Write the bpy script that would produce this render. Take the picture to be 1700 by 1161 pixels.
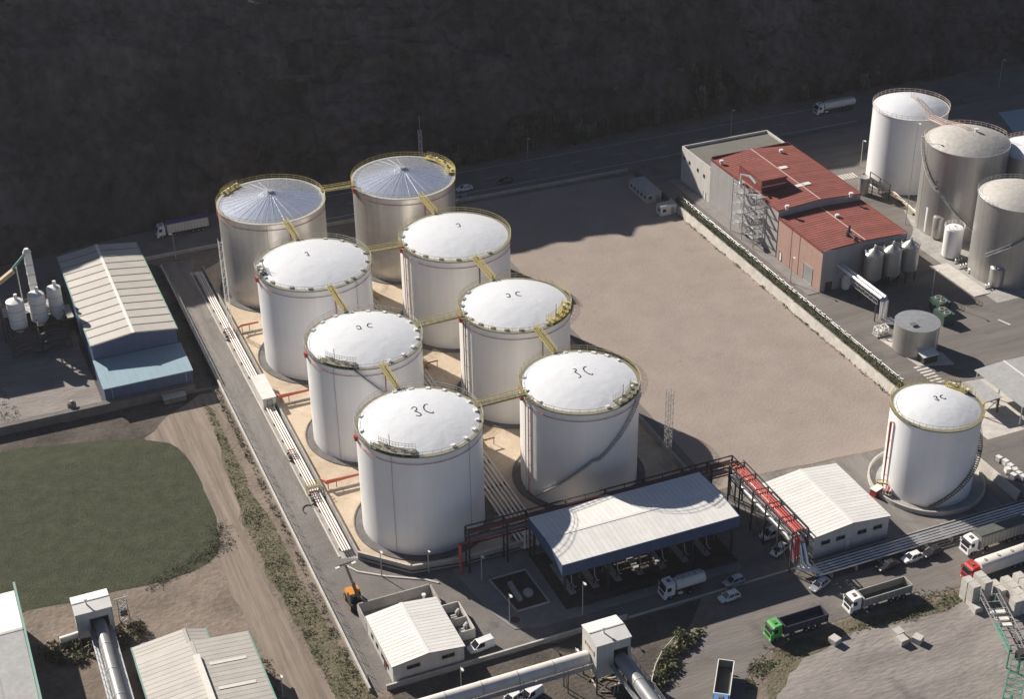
import bpy, math, random
from mathutils import Vector, Matrix, noise
R = math.radians
rng = random.Random(7)
for o in list(bpy.data.objects): bpy.data.objects.remove(o)
sc = bpy.context.scene
col = sc.collection

# ------------------------------------------------------------------ camera
# the works' own axes are the world axes: x along the frontage, y towards the cliff
CAM_H, PITCH, YAW, ROLL, FOC = 181.08, 30.9155, -22.3, -0.973, 2608.94
cam_d = bpy.data.cameras.new('camera'); cam = bpy.data.objects.new('camera', cam_d); col.objects.link(cam)
cam_d.sensor_width = 36; cam_d.lens = FOC/1700*36; cam_d.clip_start = 1; cam_d.clip_end = 6000
cam.matrix_world = (Matrix.Translation((0, 0, CAM_H)) @ Matrix.Rotation(R(YAW), 4, 'Z')
                    @ Matrix.Rotation(R(90-PITCH), 4, 'X') @ Matrix.Rotation(R(ROLL), 4, 'Z'))
sc.camera = cam

# ------------------------------------------------------------------ sky and sun
SUN_AZ, SUN_EL = 115.0, 30.5           # direction to the sun, measured from +x, and its height
sun_v = Vector((math.cos(R(SUN_AZ))*math.cos(R(SUN_EL)), math.sin(R(SUN_AZ))*math.cos(R(SUN_EL)), math.sin(R(SUN_EL))))
w = bpy.data.worlds.new('World'); sc.world = w; w.use_nodes = True
nt = w.node_tree; bg = nt.nodes['Background']
sky = nt.nodes.new('ShaderNodeTexSky'); sky.sky_type = 'NISHITA'; sky.sun_disc = False
sky.sun_elevation = R(SUN_EL); sky.sun_rotation = math.atan2(sun_v.x, sun_v.y) % (2*math.pi)
sky.air_density = 0.5; sky.dust_density = 0.5; sky.ozone_density = 1.0
nt.links.new(sky.outputs[0], bg.inputs[0]); bg.inputs[1].default_value = 0.05
sd = bpy.data.lights.new('sun', 'SUN'); sd.energy = 5.0; sd.angle = R(0.53); sd.color = (1.0, 0.925, 0.82)
so = bpy.data.objects.new('sun', sd); col.objects.link(so); so.location = (0, 0, 300)
so.rotation_euler = (-sun_v).to_track_quat('-Z', 'Y').to_euler()
sc.view_settings.view_transform = 'Standard'; sc.view_settings.look = 'None'
sc.view_settings.exposure = 0.68; sc.view_settings.gamma = 1.0

# ------------------------------------------------------------------ image pixel helper
# an image pixel position -> the point of the place at height z
_c, _s = math.cos(R(ROLL)), math.sin(R(ROLL)); _ct, _st = math.cos(R(PITCH)), math.sin(R(PITCH))
_ca, _sa = math.cos(R(-YAW)), math.sin(R(-YAW))
def S(u, v, z=0.0):
    du, dv = u-850, v-580.5
    x = du*_c + dv*_s; y = -du*_s + dv*_c
    dx, dy, dz = x, FOC*_ct - y*_st, -FOC*_st - y*_ct
    t = (z-CAM_H)/dz
    X, Y = dx*t, dy*t
    return (X*_ca + Y*_sa, -X*_sa + Y*_ca)
def S3(u, v, z=0.0):
    a = S(u, v, z); return (a[0], a[1], z)

# ------------------------------------------------------------------ materials
MATS = {}
def node(nt, t, **k):
    n = nt.nodes.new(t)
    for a, b in k.items(): setattr(n, a, b)
    return n
def mat(name, c, rough=.6, metal=0.0, var=.12, scale=.6, c2=None, bump=0.0, bscale=None, stretch=(1,1,1), coords='pos', detail=6, streak=0.0, spec=.4, stain=0.0, rnd=0.0, plates=0.0):
    """base colour with two octaves of uneven wear; optional second colour in patches, optional relief"""
    if name in MATS: return MATS[name]
    m = bpy.data.materials.new(name); m.use_nodes = True; MATS[name] = m
    nt = m.node_tree; b = nt.nodes['Principled BSDF']; L = nt.links.new
    b.inputs['Roughness'].default_value = rough; b.inputs['Metallic'].default_value = metal
    b.inputs['Specular IOR Level'].default_value = spec
    if coords == 'pos': src = node(nt, 'ShaderNodeNewGeometry').outputs['Position']
    else: src = node(nt, 'ShaderNodeTexCoord').outputs['Object']
    mp = node(nt, 'ShaderNodeMapping'); L(src, mp.inputs['Vector']); mp.inputs['Scale'].default_value = stretch
    n1 = node(nt, 'ShaderNodeTexNoise'); L(mp.outputs[0], n1.inputs['Vector']); n1.inputs['Scale'].default_value = scale
    n1.inputs['Detail'].default_value = detail; n1.inputs['Roughness'].default_value = .62
    cr = node(nt, 'ShaderNodeValToRGB'); L(n1.outputs[0], cr.inputs[0])
    cr.color_ramp.elements[0].position = .32; cr.color_ramp.elements[1].position = .68
    d = tuple(max(0, q*(1-var)) for q in c); e = tuple(min(1, q*(1+var)) for q in c)
    if c2: e = c2
    cr.color_ramp.elements[0].color = (*d, 1); cr.color_ramp.elements[1].color = (*e, 1)
    out = cr.outputs[0]
    n2 = node(nt, 'ShaderNodeTexNoise'); L(mp.outputs[0], n2.inputs['Vector']); n2.inputs['Scale'].default_value = scale*9
    n2.inputs['Detail'].default_value = 4
    mx = node(nt, 'ShaderNodeMix', data_type='RGBA', blend_type='MULTIPLY'); mx.inputs[0].default_value = 1
    mr = node(nt, 'ShaderNodeMapRange'); L(n2.outputs[0], mr.inputs[0])
    mr.inputs[1].default_value = .3; mr.inputs[2].default_value = .7
    mr.inputs[3].default_value = 1-var*.8; mr.inputs[4].default_value = 1+var*.4
    L(out, mx.inputs[6]); L(mr.outputs[0], mx.inputs[7]); out = mx.outputs[2]
    if rnd:      # every sheet or block has aged a little differently
        oi = node(nt, 'ShaderNodeObjectInfo'); mr7 = node(nt, 'ShaderNodeMapRange'); L(oi.outputs['Random'], mr7.inputs[0]); mr7.inputs[3].default_value = 1-rnd; mr7.inputs[4].default_value = 1+rnd*.5
        mx7 = node(nt, 'ShaderNodeMix', data_type='RGBA', blend_type='MULTIPLY'); mx7.inputs[0].default_value = 1
        L(out, mx7.inputs[6]); L(mr7.outputs[0], mx7.inputs[7]); out = mx7.outputs[2]
    if plates:   # welded plate courses round the shell
        sp = node(nt, 'ShaderNodeSeparateXYZ'); L(src, sp.inputs[0]); at = node(nt, 'ShaderNodeMath', operation='ARCTAN2'); L(sp.outputs[1], at.inputs[0]); L(sp.outputs[0], at.inputs[1])
        mu = node(nt, 'ShaderNodeMath', operation='MULTIPLY'); L(at.outputs[0], mu.inputs[0]); mu.inputs[1].default_value = 11.46
        cb = node(nt, 'ShaderNodeCombineXYZ'); L(mu.outputs[0], cb.inputs[0]); L(sp.outputs[2], cb.inputs[1])
        bk = node(nt, 'ShaderNodeTexBrick'); L(cb.outputs[0], bk.inputs['Vector']); bk.inputs['Scale'].default_value = 1; bk.inputs['Brick Width'].default_value = 8; bk.inputs['Row Height'].default_value = 2.45; bk.inputs['Mortar Size'].default_value = .02
        bk.inputs['Color1'].default_value = (1-plates,)*3+(1,); bk.inputs['Color2'].default_value = (1,1,1,1); bk.inputs['Mortar'].default_value = (1-plates*2.4,)*3+(1,)
        mx8 = node(nt, 'ShaderNodeMix', data_type='RGBA', blend_type='MULTIPLY'); mx8.inputs[0].default_value = 1
        L(out, mx8.inputs[6]); L(bk.outputs[0], mx8.inputs[7]); out = mx8.outputs[2]
    if stain:    # oil drips, patches and tyre polish of an old surface
        n5 = node(nt, 'ShaderNodeTexNoise'); L(src, n5.inputs['Vector']); n5.inputs['Scale'].default_value = .11; n5.inputs['Detail'].default_value = 8; n5.inputs['Roughness'].default_value = .7; n5.inputs['Distortion'].default_value = .6
        mr5 = node(nt, 'ShaderNodeMapRange'); L(n5.outputs[0], mr5.inputs[0]); mr5.inputs[1].default_value = .56; mr5.inputs[2].default_value = .68; mr5.inputs[3].default_value = 1.0; mr5.inputs[4].default_value = 1-stain
        vo = node(nt, 'ShaderNodeTexVoronoi'); L(src, vo.inputs['Vector']); vo.inputs['Scale'].default_value = .16; vo.inputs['Randomness'].default_value = 1
        mr6 = node(nt, 'ShaderNodeMapRange'); L(vo.outputs['Distance'], mr6.inputs[0]); mr6.inputs[1].default_value = .03; mr6.inputs[2].default_value = .12; mr6.inputs[3].default_value = 1-stain*.9; mr6.inputs[4].default_value = 1.0
        ml = node(nt, 'ShaderNodeMath', operation='MULTIPLY'); L(mr5.outputs[0], ml.inputs[0]); L(mr6.outputs[0], ml.inputs[1])
        mx5 = node(nt, 'ShaderNodeMix', data_type='RGBA', blend_type='MULTIPLY'); mx5.inputs[0].default_value = 1
        L(out, mx5.inputs[6]); L(ml.outputs[0], mx5.inputs[7]); out = mx5.outputs[2]
    if streak:   # rain streaks that run down the sheet
        mp2 = node(nt, 'ShaderNodeMapping'); L(src, mp2.inputs['Vector']); mp2.inputs['Scale'].default_value = (1.3, 1.3, .035)
        n3 = node(nt, 'ShaderNodeTexNoise'); L(mp2.outputs[0], n3.inputs['Vector']); n3.inputs['Scale'].default_value = 1.0; n3.inputs['Detail'].default_value = 5
        mr2 = node(nt, 'ShaderNodeMapRange'); L(n3.outputs[0], mr2.inputs[0]); mr2.inputs[1].default_value = .35; mr2.inputs[2].default_value = .7
        mr2.inputs[3].default_value = 1-streak; mr2.inputs[4].default_value = 1.0
        mx2 = node(nt, 'ShaderNodeMix', data_type='RGBA', blend_type='MULTIPLY'); mx2.inputs[0].default_value = 1
        L(out, mx2.inputs[6]); L(mr2.outputs[0], mx2.inputs[7]); out = mx2.outputs[2]
    L(out, b.inputs['Base Color'])
    if bump:
        n4 = node(nt, 'ShaderNodeTexNoise'); L(mp.outputs[0], n4.inputs['Vector']); n4.inputs['Scale'].default_value = bscale or scale*4
        n4.inputs['Detail'].default_value = 6
        bp = node(nt, 'ShaderNodeBump'); bp.inputs['Strength'].default_value = bump; bp.inputs['Distance'].default_value = .4
        L(n4.outputs[0], bp.inputs['Height']); L(bp.outputs[0], b.inputs['Normal'])
    return m
M = lambda n: MATS[n]
mat('dirt', (.19,.155,.13), .95, var=.2, scale=.09, c2=(.26,.215,.18), bump=.5, bscale=1.2, spec=.1, stain=0.25)
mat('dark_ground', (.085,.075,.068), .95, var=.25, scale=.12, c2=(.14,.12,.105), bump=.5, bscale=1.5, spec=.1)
mat('gravel', (.3,.252,.224), .95, var=.05, scale=.12, c2=(.33,.281,.252), bump=.22, bscale=1.6, spec=.1, stain=0.1)
mat('track', (.215,.178,.15), .95, var=.14, scale=.7, c2=(.3,.25,.21), stretch=(1.0,.05,1), bump=.4, bscale=1.2, spec=.1, stain=0.15)
mat('asphalt', (.165,.152,.145), .9, var=.12, scale=.22, c2=(.205,.188,.178), bump=.2, bscale=3, spec=.2, stain=0.3)
mat('asphalt_worn', (.16,.146,.137), .9, var=.12, scale=.3, c2=(.2,.182,.17), stretch=(.12,1,1), bump=.2, bscale=3, spec=.2, stain=0.25)
mat('side_asphalt', (.195,.18,.172), .9, var=.14, scale=.5, c2=(.25,.232,.22), stretch=(1,.1,1), bump=.2, bscale=3, spec=.2, stain=0.3)
mat('yard_grey', (.235,.212,.2), .95, var=.14, scale=.16, c2=(.31,.283,.265), stretch=(.35,1,1), bump=.4, bscale=1.5, spec=.1, stain=0.25)
mat('grass_soil', (.064,.07,.045), .95, var=.2, scale=.35, c2=(.08,.085,.056), bump=.5, bscale=3, spec=.1)
mat('blade', (.075,.083,.05), .8, var=.15, scale=.2, c2=(.095,.1,.065), spec=.15)
mat('weed', (.135,.15,.08), .8, var=.3, scale=.35, c2=(.24,.22,.14), spec=.15)
mat('verge', (.14,.142,.088), .95, var=.3, scale=.35, c2=(.19,.16,.115), bump=.6, bscale=2, spec=.1)
mat('leaf_dark', (.065,.07,.045), .8, var=.4, scale=.6, c2=(.12,.115,.078), spec=.15)
mat('reed', (.2,.19,.14), .8, var=.3, scale=.7, spec=.1)
mat('hedge_leaf', (.08,.1,.05), .8, var=.4, scale=.8, c2=(.15,.155,.085), spec=.15)
mat('cliff_rock', (.062,.051,.05), .95, var=.5, scale=.045, c2=(.128,.107,.105), bump=1.0, bscale=.45, stretch=(1,1,.6), spec=.1, detail=12, stain=.5)
mat('pad', (.50,.40,.295), .9, var=.12, scale=.22, c2=(.58,.48,.37), bump=.15, bscale=2, spec=.2, stain=0.22)
mat('concrete', (.36,.345,.325), .9, var=.16, scale=.5, bump=.2, bscale=3, spec=.2, stain=0.25)
mat('concrete_light', (.52,.49,.45), .9, var=.14, scale=.5, bump=.2, bscale=3, spec=.2, rnd=0.07)
mat('concrete_dark', (.16,.15,.145), .9, var=.2, scale=.5, bump=.2, bscale=3, spec=.2)
mat('paving', (.24,.225,.22), .9, var=.12, scale=.4, spec=.2, stain=0.2)
mat('white_paint_road', (.6,.58,.54), .8, var=.25, scale=1.2)
mat('tank_white', (.83,.832,.84), .34, var=.02, scale=.12, coords='obj', streak=.04, spec=.5, plates=0.02)
mat('tank_cream', (.83,.808,.775), .36, var=.02, scale=.12, coords='obj', streak=.04, spec=.5, plates=0.02)
mat('roof_white', (.66,.675,.705), .33, var=.03, scale=.25, coords='obj', bump=.3, bscale=.4, spec=.5)
mat('steel_shell', (.66,.635,.6), .36, metal=.6, var=.06, scale=.2, coords='obj', streak=.1, plates=0.05)
mat('steel_roof', (.74,.78,.87), .27, metal=.78, var=.05, scale=.3, coords='obj', bump=.1, bscale=1.5)
mat('insul_grey', (.47,.455,.435), .38, metal=.55, var=.06, scale=.3, coords='obj', streak=.16)
mat('insul_roof', (.47,.45,.42), .6, metal=.2, var=.12, scale=.8, coords='obj', bump=.2, bscale=.9)
mat('silver', (.8,.8,.82), .3, metal=.55, var=.05, scale=.6)
mat('galv', (.46,.47,.48), .45, metal=.6, var=.1, scale=.8, rnd=0.05)
mat('pipe_white', (.66,.62,.58), .45, var=.1, scale=.6)
mat('pipe_pink', (.58,.46,.42), .5, var=.12, scale=.6)
mat('yellow', (.46,.37,.11), .5, var=.14, scale=.9)
mat('olive', (.2,.19,.13), .6, var=.15, scale=.9)
mat('rail_grey', (.42,.41,.38), .5, var=.1, scale=.9)
mat('red_pipe', (.42,.09,.06), .5, var=.16, scale=.8)
mat('bright_red', (.45,.06,.048), .45, var=.12, scale=.8)
mat('dark_steel', (.05,.046,.046), .55, var=.2, scale=.8)
mat('brown_steel', (.11,.07,.06), .6, var=.2, scale=.8)
mat('black', (.02,.02,.022), .6, var=.2, scale=1)
mat('mark_black', (.035,.035,.04), .6, var=.2, scale=2)
mat('sheet_white', (.72,.71,.685), .5, var=.05, scale=.5, spec=.4, rnd=0.05)
mat('wall_white', (.58,.56,.53), .7, var=.07, scale=.4, streak=.12)
mat('wall_grey', (.4,.4,.4), .7, var=.07, scale=.4, streak=.15, rnd=0.04)
mat('deck_dark', (.2,.195,.19), .7, var=.1, scale=1)
mat('roof_beige', (.46,.43,.395), .6, var=.06, scale=.4, rnd=0.07)
mat('roof_stripe', (.2,.185,.165), .6, var=.1, scale=.6)
mat('blue_wall', (.08,.11,.2), .5, var=.08, scale=.5, streak=.12)
mat('blue_roof', (.25,.36,.43), .5, var=.05, scale=.4)
mat('dark_green', (.05,.085,.07), .6, var=.15, scale=.8)
mat('tube_grey', (.27,.275,.28), .45, metal=.2, var=.12, scale=.5)
mat('teal_trim', (.16,.32,.27), .5, var=.1, scale=.5)
mat('red_sheet', (.25,.08,.064), .65, var=.12, scale=.3, c2=(.285,.095,.076), rnd=0.12)
mat('red_trim', (.2,.055,.045), .55, var=.1, scale=.6)
mat('salmon_wall', (.42,.27,.225), .7, var=.06, scale=.4, streak=.12)
mat('grey_panel', (.36,.345,.345), .65, var=.05, scale=.4, streak=.12)
mat('flat_roof', (.15,.145,.13), .9, var=.1, scale=.4)
mat('glass', (.02,.024,.03), .08, var=.1, scale=1, spec=.6)
mat('tyre', (.018,.018,.018), .85, var=.2, scale=2)
mat('rim', (.35,.35,.36), .4, metal=.7, var=.1, scale=2)
mat('car_white', (.74,.74,.75), .25, var=.03, scale=1, spec=.6)
mat('car_silver', (.5,.51,.53), .25, metal=.5, var=.03, scale=1, spec=.6)
mat('car_dark', (.035,.03,.034), .25, var=.1, scale=1, spec=.6)
mat('truck_red', (.5,.035,.03), .3, var=.06, scale=1, spec=.6)
mat('truck_green', (.09,.38,.09), .35, var=.08, scale=1, spec=.5)
mat('truck_blue', (.12,.25,.5), .35, var=.08, scale=1, spec=.5)
mat('trailer_navy', (.055,.05,.085), .5, var=.15, scale=.8)
mat('trailer_grey', (.25,.245,.225), .5, var=.14, scale=.8)
mat('trailer_white', (.66,.62,.58), .5, var=.06, scale=.6)
mat('tarp_purple', (.1,.075,.2), .7, var=.12, scale=.8)
mat('tarp_dark', (.1,.11,.1), .8, var=.15, scale=.8)
mat('tarp_green', (.12,.22,.15), .7, var=.12, scale=.8)
mat('orange', (.6,.24,.03), .45, var=.1, scale=1)
mat('green_steel', (.07,.27,.19), .5, var=.18, scale=.8)
mat('block', (.5,.475,.44), .9, var=.1, scale=1.2, bump=.2, bscale=4, rnd=0.1)
mat('lamp_glass', (.7,.7,.66), .3, var=.05, scale=1)
mat('headlight', (.75,.75,.72), .15, var=.05, scale=1)
mat('skylight', (.72,.7,.64), .35, var=.06, scale=1)
mat('tan', (.4,.3,.18), .7, var=.15, scale=1)
mat('pool', (.3,.42,.5), .3, var=.08, scale=.3)
mat('wood', (.2,.14,.09), .8, var=.2, scale=1)

# ------------------------------------------------------------------ mesh builder
ORG = {}
class MB:
    def __init__(s): s.v = []; s.f = []
    def add(s, vs, fs):
        o = len(s.v); s.v += [tuple(p) for p in vs]; s.f += [tuple(i+o for i in f) for f in fs]; return s
    def box(s, x0, x1, y0, y1, z0, z1):
        return s.add([(x0,y0,z0),(x1,y0,z0),(x1,y1,z0),(x0,y1,z0),(x0,y0,z1),(x1,y0,z1),(x1,y1,z1),(x0,y1,z1)],
                     [(0,3,2,1),(4,5,6,7),(0,1,5,4),(1,2,6,5),(2,3,7,6),(3,0,4,7)])
    def obox(s, c, sx, sy, z0, z1, a=0):
        ca, sa = math.cos(a), math.sin(a)
        q = [(c[0]+x*ca-y*sa, c[1]+x*sa+y*ca) for x, y in ((-sx/2,-sy/2),(sx/2,-sy/2),(sx/2,sy/2),(-sx/2,sy/2))]
        return s.prism(q, z0, z1)
    def prism(s, poly, z0, z1):
        n = len(poly)
        a = sum(poly[i][0]*poly[(i+1)%n][1]-poly[(i+1)%n][0]*poly[i][1] for i in range(n))
        if a < 0: poly = poly[::-1]
        vs = [(p[0],p[1],z0) for p in poly]+[(p[0],p[1],z1) for p in poly]
        fs = [tuple(range(n-1,-1,-1)), tuple(range(n,2*n))]+[(i,(i+1)%n,n+(i+1)%n,n+i) for i in range(n)]
        return s.add(vs, fs)
    def hexa(s, b, t):   # 4 bottom + 4 top points
        return s.add(list(b)+list(t), [(0,3,2,1),(4,5,6,7),(0,1,5,4),(1,2,6,5),(2,3,7,6),(3,0,4,7)])
    def beam(s, p, q, w, h=None):
        p, q = Vector(p), Vector(q); d = q-p
        if d.length < 1e-5: return s
        d.normalize(); up = Vector((0,0,1)) if abs(d.z) < .95 else Vector((0,1,0))
        a = d.cross(up).normalized()*(w/2); b = d.cross(a).normalized()*((h or w)/2)
        return s.hexa([p-a-b,p+a-b,p+a+b,p-a+b],[q-a-b,q+a-b,q+a+b,q-a+b])
    def tube(s, pts, r, n=7, cap=True):
        pts = [Vector(p) for p in pts]; rings = []
        for i, p in enumerate(pts):
            d = (pts[min(i+1,len(pts)-1)]-pts[max(i-1,0)]).normalized()
            up = Vector((0,0,1)) if abs(d.z) < .9 else Vector((0,1,0))
            a = d.cross(up).normalized(); b = a.cross(d).normalized()
            k = 1.0
            if 0 < i < len(pts)-1:
                e = (pts[i]-pts[i-1]).normalized(); k = 1/max(.5, e.dot(d))
            rings.append([p+(a*math.cos(6.28319*j/n)+b*math.sin(6.28319*j/n))*r*(k if 0 < i < len(pts)-1 else 1) for j in range(n)])
        vs = [q for g in rings for q in g]; fs = []
        for i in range(len(rings)-1):
            for j in range(n): fs.append((i*n+j, i*n+(j+1)%n, (i+1)*n+(j+1)%n, (i+1)*n+j))
        if cap: fs += [tuple(range(n-1,-1,-1)), tuple(range((len(rings)-1)*n, len(rings)*n))]
        return s.add(vs, fs)
    def lathe(s, cx, cy, prof, n=64, a0=0, a1=2*math.pi):
        full = abs(a1-a0-2*math.pi) < 1e-6; m = n if full else n+1; vs = []; fs = []
        for r, z in prof:
            for j in range(m):
                a = a0+(a1-a0)*j/n; vs.append((cx+r*math.cos(a), cy+r*math.sin(a), z))
        for i in range(len(prof)-1):
            for j in range(n):
                k = (j+1) % m
                fs.append((i*m+j, i*m+k, (i+1)*m+k, (i+1)*m+j))
        return s.add(vs, fs)
    def cyl(s, cx, cy, z0, z1, r, n=24, r1=None):
        r1 = r if r1 is None else r1
        s.lathe(cx, cy, [(r,z0),(r1,z1)], n)
        o = len(s.v)-2*n
        s.f += [tuple(range(o+n-1,o-1,-1)), tuple(range(o+n,o+2*n))]
        return s
    def hcyl(s, p, q, r, n=12): return s.tube([p, q], r, n)
    def build(s, name, m, parent=None, smooth=False, loc=None, ang=35):
        if parent is not None: org = ORG[parent.name]
        elif loc is not None: org = Vector(loc)
        else:
            n = max(1, len(s.v)); xs = [p[0] for p in s.v]; ys = [p[1] for p in s.v]; zs = [p[2] for p in s.v]
            org = Vector(((min(xs)+max(xs))/2, (min(ys)+max(ys))/2, min(zs)))
        me = bpy.data.meshes.new(name)
        me.from_pydata([(p[0]-org.x, p[1]-org.y, p[2]-org.z) for p in s.v], [], s.f)
        me.materials.append(M(m) if isinstance(m, str) else m)
        if smooth:
            me.polygons.foreach_set('use_smooth', [True]*len(me.polygons)); me.set_sharp_from_angle(angle=R(ang))
        me.update()
        o = bpy.data.objects.new(name, me); col.objects.link(o)
        if parent is not None: o.parent = parent; ORG[o.name] = org
        else: o.location = org; ORG[o.name] = org
        return o
def tag(o, label=None, cat=None, group=None, kind=None):
    if label: o['label'] = label
    if cat: o['category'] = cat
    if group: o['group'] = group
    if kind: o['kind'] = kind
    return o
def thing(name, label, cat, loc, group=None, rz=0, local=False):
    o = bpy.data.objects.new(name, None); col.objects.link(o); o.empty_display_size = .5
    o.location = loc; o.rotation_euler = (0, 0, rz)
    ORG[o.name] = Vector((0,0,0)) if local else Vector(loc)
    return tag(o, label, cat, group)
def copy_part(o, parent, delta=None):
    c = o.copy(); col.objects.link(c); c.parent = parent; ORG[c.name] = ORG[o.name]
    if delta is not None: c.location = Vector(o.location)+Vector(delta)
    for ch in list(o.children): copy_part(ch, c)
    return c
def copy_thing(o, loc, rz=0, label=None, scale=None):
    c = o.copy(); col.objects.link(c); c.location = loc; c.rotation_euler = (0,0,rz)
    if label: c['label'] = label
    if scale: c.scale = scale
    for ch in list(o.children): copy_part(ch, c)
    return c
def structure(name, mb, m, smooth=False):
    return tag(mb.build(name, m, smooth=smooth), kind='structure')
def sheet(name, poly, z, m):
    n = len(poly)
    a = sum(poly[i][0]*poly[(i+1)%n][1]-poly[(i+1)%n][0]*poly[i][1] for i in range(n))
    if a < 0: poly = poly[::-1]
    mb = MB(); mb.add([(p[0],p[1],z) for p in poly], [tuple(range(n))])
    return structure(name, mb, m)
def rough_edge(poly, step=2.5, amp=.8, seed=0):
    """worn natural outline"""
    out = []; n = len(poly)
    for i in range(n):
        a, b = Vector(poly[i]), Vector(poly[(i+1)%n]); k = max(1, int((b-a).length/step))
        nrm = Vector((-(b-a).y, (b-a).x)).normalized()
        for j in range(k):
            p = a.lerp(b, j/k); q = noise.noise((p.x*.23+seed, p.y*.23, seed*1.7))*amp*1.6+noise.noise((p.x*.9, p.y*.9+seed, 3.1))*amp*.6
            out.append(tuple(p+nrm*q))
    return out
def smooth_poly(pts, it=2):
    for _ in range(it):
        q = []
        for i in range(len(pts)):
            a, b = pts[i], pts[(i+1)%len(pts)]
            q += [(a[0]*.75+b[0]*.25, a[1]*.75+b[1]*.25), (a[0]*.25+b[0]*.75, a[1]*.25+b[1]*.75)]
        pts = q
    return pts

# ================================================================== SETTING
TZ = 2.0      # the right-hand works stand on a terrace two metres higher
sheet('ground', [(-1500,-800),(2000,-800),(2000,2000),(-1500,2000)], 0, 'dirt')
sheet('yard', rough_edge([(-40,292.5),(26.3,292.5),(26.3,350),(10,352),(-40,340)], 3, .3, 1), .01, 'yard_grey')
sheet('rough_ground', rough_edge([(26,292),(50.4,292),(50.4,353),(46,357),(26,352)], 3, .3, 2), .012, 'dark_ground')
sheet('rough_ground', rough_edge([(-40,279),(20,280),(34,277),(45,283),(49,284),(49,291),(-40,291)], 3, .5, 9), .016, 'dark_ground')
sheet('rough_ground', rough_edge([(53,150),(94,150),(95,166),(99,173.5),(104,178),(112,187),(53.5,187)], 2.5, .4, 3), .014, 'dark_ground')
sheet('back_road', [(-120,334),(13,352),(46,357.5),(70,357.5),(182,357.5),(260,355),(420,352),(420,372),(260,374),(140,376),(70,377.5),(46,373.5),(13,366),(-120,350)], .02, 'asphalt')
for yy, ww in ((374.2,.22),(361.0,.22)):
    mb = MB(); mb.add([(72,yy,.03),(258,yy-2.2,.03),(258,yy-2.2+ww,.03),(72,yy+ww,.03)], [(0,1,2,3)]); structure('road_marking', mb, 'white_paint_road')
for i in range(14):
    x = 78+i*13.0; mb = MB(); y0 = 367.6-(x-78)*.012
    mb.add([(x,y0,.03),(x+4,y0-.05,.03),(x+4,y0+.13,.03),(x,y0+.18,.03)], [(0,1,2,3)]); structure('road_marking', mb, 'white_paint_road')
sheet('gravel_lot', rough_edge([(130.5,214),(140,215.5),(165,213.5),(178,213),(181.2,222),(181.2,352.5),(131,354)], 4, .25, 4), .018, 'gravel')
sheet('asphalt_yard', [(51.1,187.6),(134,187.6),(134,214),(59.5,223),(57,226),(57,240),(51.1,240)], .02, 'asphalt')
sheet('asphalt_yard', rough_edge([(134,187.6),(181.3,187.6),(181.3,213),(165,213),(140,215),(134,214)], 3, .2, 5), .022, 'side_asphalt')
sheet('side_road', [(51.1,240),(57,240),(57,346),(60,352),(53,354),(51.1,350)], .024, 'side_asphalt')
sheet('pipe_track', [(57,223.5),(60.2,222.2),(60.2,346),(57,346)], .03, 'concrete')
sheet('tank_yard', [(60,222),(67.5,214.3),(77,213),(127.5,213),(127.5,346),(67,350.5),(60,345.5)], .034, 'pad')
sheet('asphalt_yard', [(127.5,213),(130.8,213),(130.8,352),(127.5,352)], .03, 'asphalt')
front = smooth_poly([(86,140),(90,156),(93,164),(96,171),(101,176.5),(108,179.5),(115,182),(118,187.5),(130,189),(180,186.8),(420,186.8),(420,167),(172,170.3),(151,171.4),(133,172.6),(119,171.6),(111,168),(104.5,161),(100,150),(98,140)], 2)
sheet('road', front, .04, 'asphalt_worn')
sheet('storage_yard', rough_edge(smooth_poly([(106,120),(109,150),(112,164),(120,168.5),(133,169.6),(150,168.2),(420,164.5),(420,120)], 1), 3, .5, 6), .036, 'yard_grey')
g = [S(0,745),S(120,738),S(215,729),S(270,733),S(305,748),S(325,780),S(345,825),S(362,872),S(370,912),S(335,945),S(250,972),S(180,985),S(120,1000),S(20,1020),(-120,205),(-120,272)]
field_poly = smooth_poly(g, 1)
sheet('field', rough_edge(field_poly, 2.5, .5, 7), .03, 'grass_soil')
sheet('track', rough_edge(smooth_poly([(30,276),(37,284),(49,291),(50,284),(46.5,268),(43.5,250),(42.2,230),(43.5,205),(45,190),(50,170),(54,140),(38,140),(38.5,190),(36.0,218),(37,240),(38.6,258),(37,268)], 1), 2.5, .7, 8), .026, 'track')
sheet('verge', rough_edge([(109,158),(112.6,166),(117,170.2),(126,171.2),(133,171.4),(151,170.2),(156,170.2),(156,168.6),(150,167.0),(133,168.0),(120,166.6),(114,162)], 1.5, .7, 12), .044, 'verge')
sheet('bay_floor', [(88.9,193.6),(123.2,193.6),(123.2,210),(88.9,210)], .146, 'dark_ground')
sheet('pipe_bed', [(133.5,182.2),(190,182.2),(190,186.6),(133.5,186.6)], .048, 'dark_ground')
# --- terrace of the right-hand works, its ramp and its pavings
mb = MB(); mb.box(181.6, 420, 187.2, 352, 0, TZ); structure('terrace', mb, 'asphalt_worn')
mb = MB(); mb.hexa([(186,352,0),(420,352,0),(420,358,0),(186,358,0)], [(186,352,TZ),(420,352,TZ),(420,357.9,.03),(186,357.9,.03)]); structure('ramp', mb, 'asphalt')
sheet('pavement', [(224,250),(420,250),(420,300),(233,300),(229,290),(224,284)], TZ+.012, 'concrete')
mb = MB(); mb.box(221,225.4,254.5,271,TZ,TZ+.14); structure('pavement', mb, 'concrete_light')
mb = MB(); mb.box(186.2,189.2,271,341,TZ,TZ+.12); structure('pavement', mb, 'paving')
mb = MB(); mb.prism([(189.8,247),(193,247),(199,236.5),(198.5,231.5),(191,234)], TZ, TZ+.14); structure('pavement', mb, 'concrete_light')
sheet('pavement', [(187,205),(240,205),(240,219),(187,226)], TZ+.012, 'concrete_light')
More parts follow.
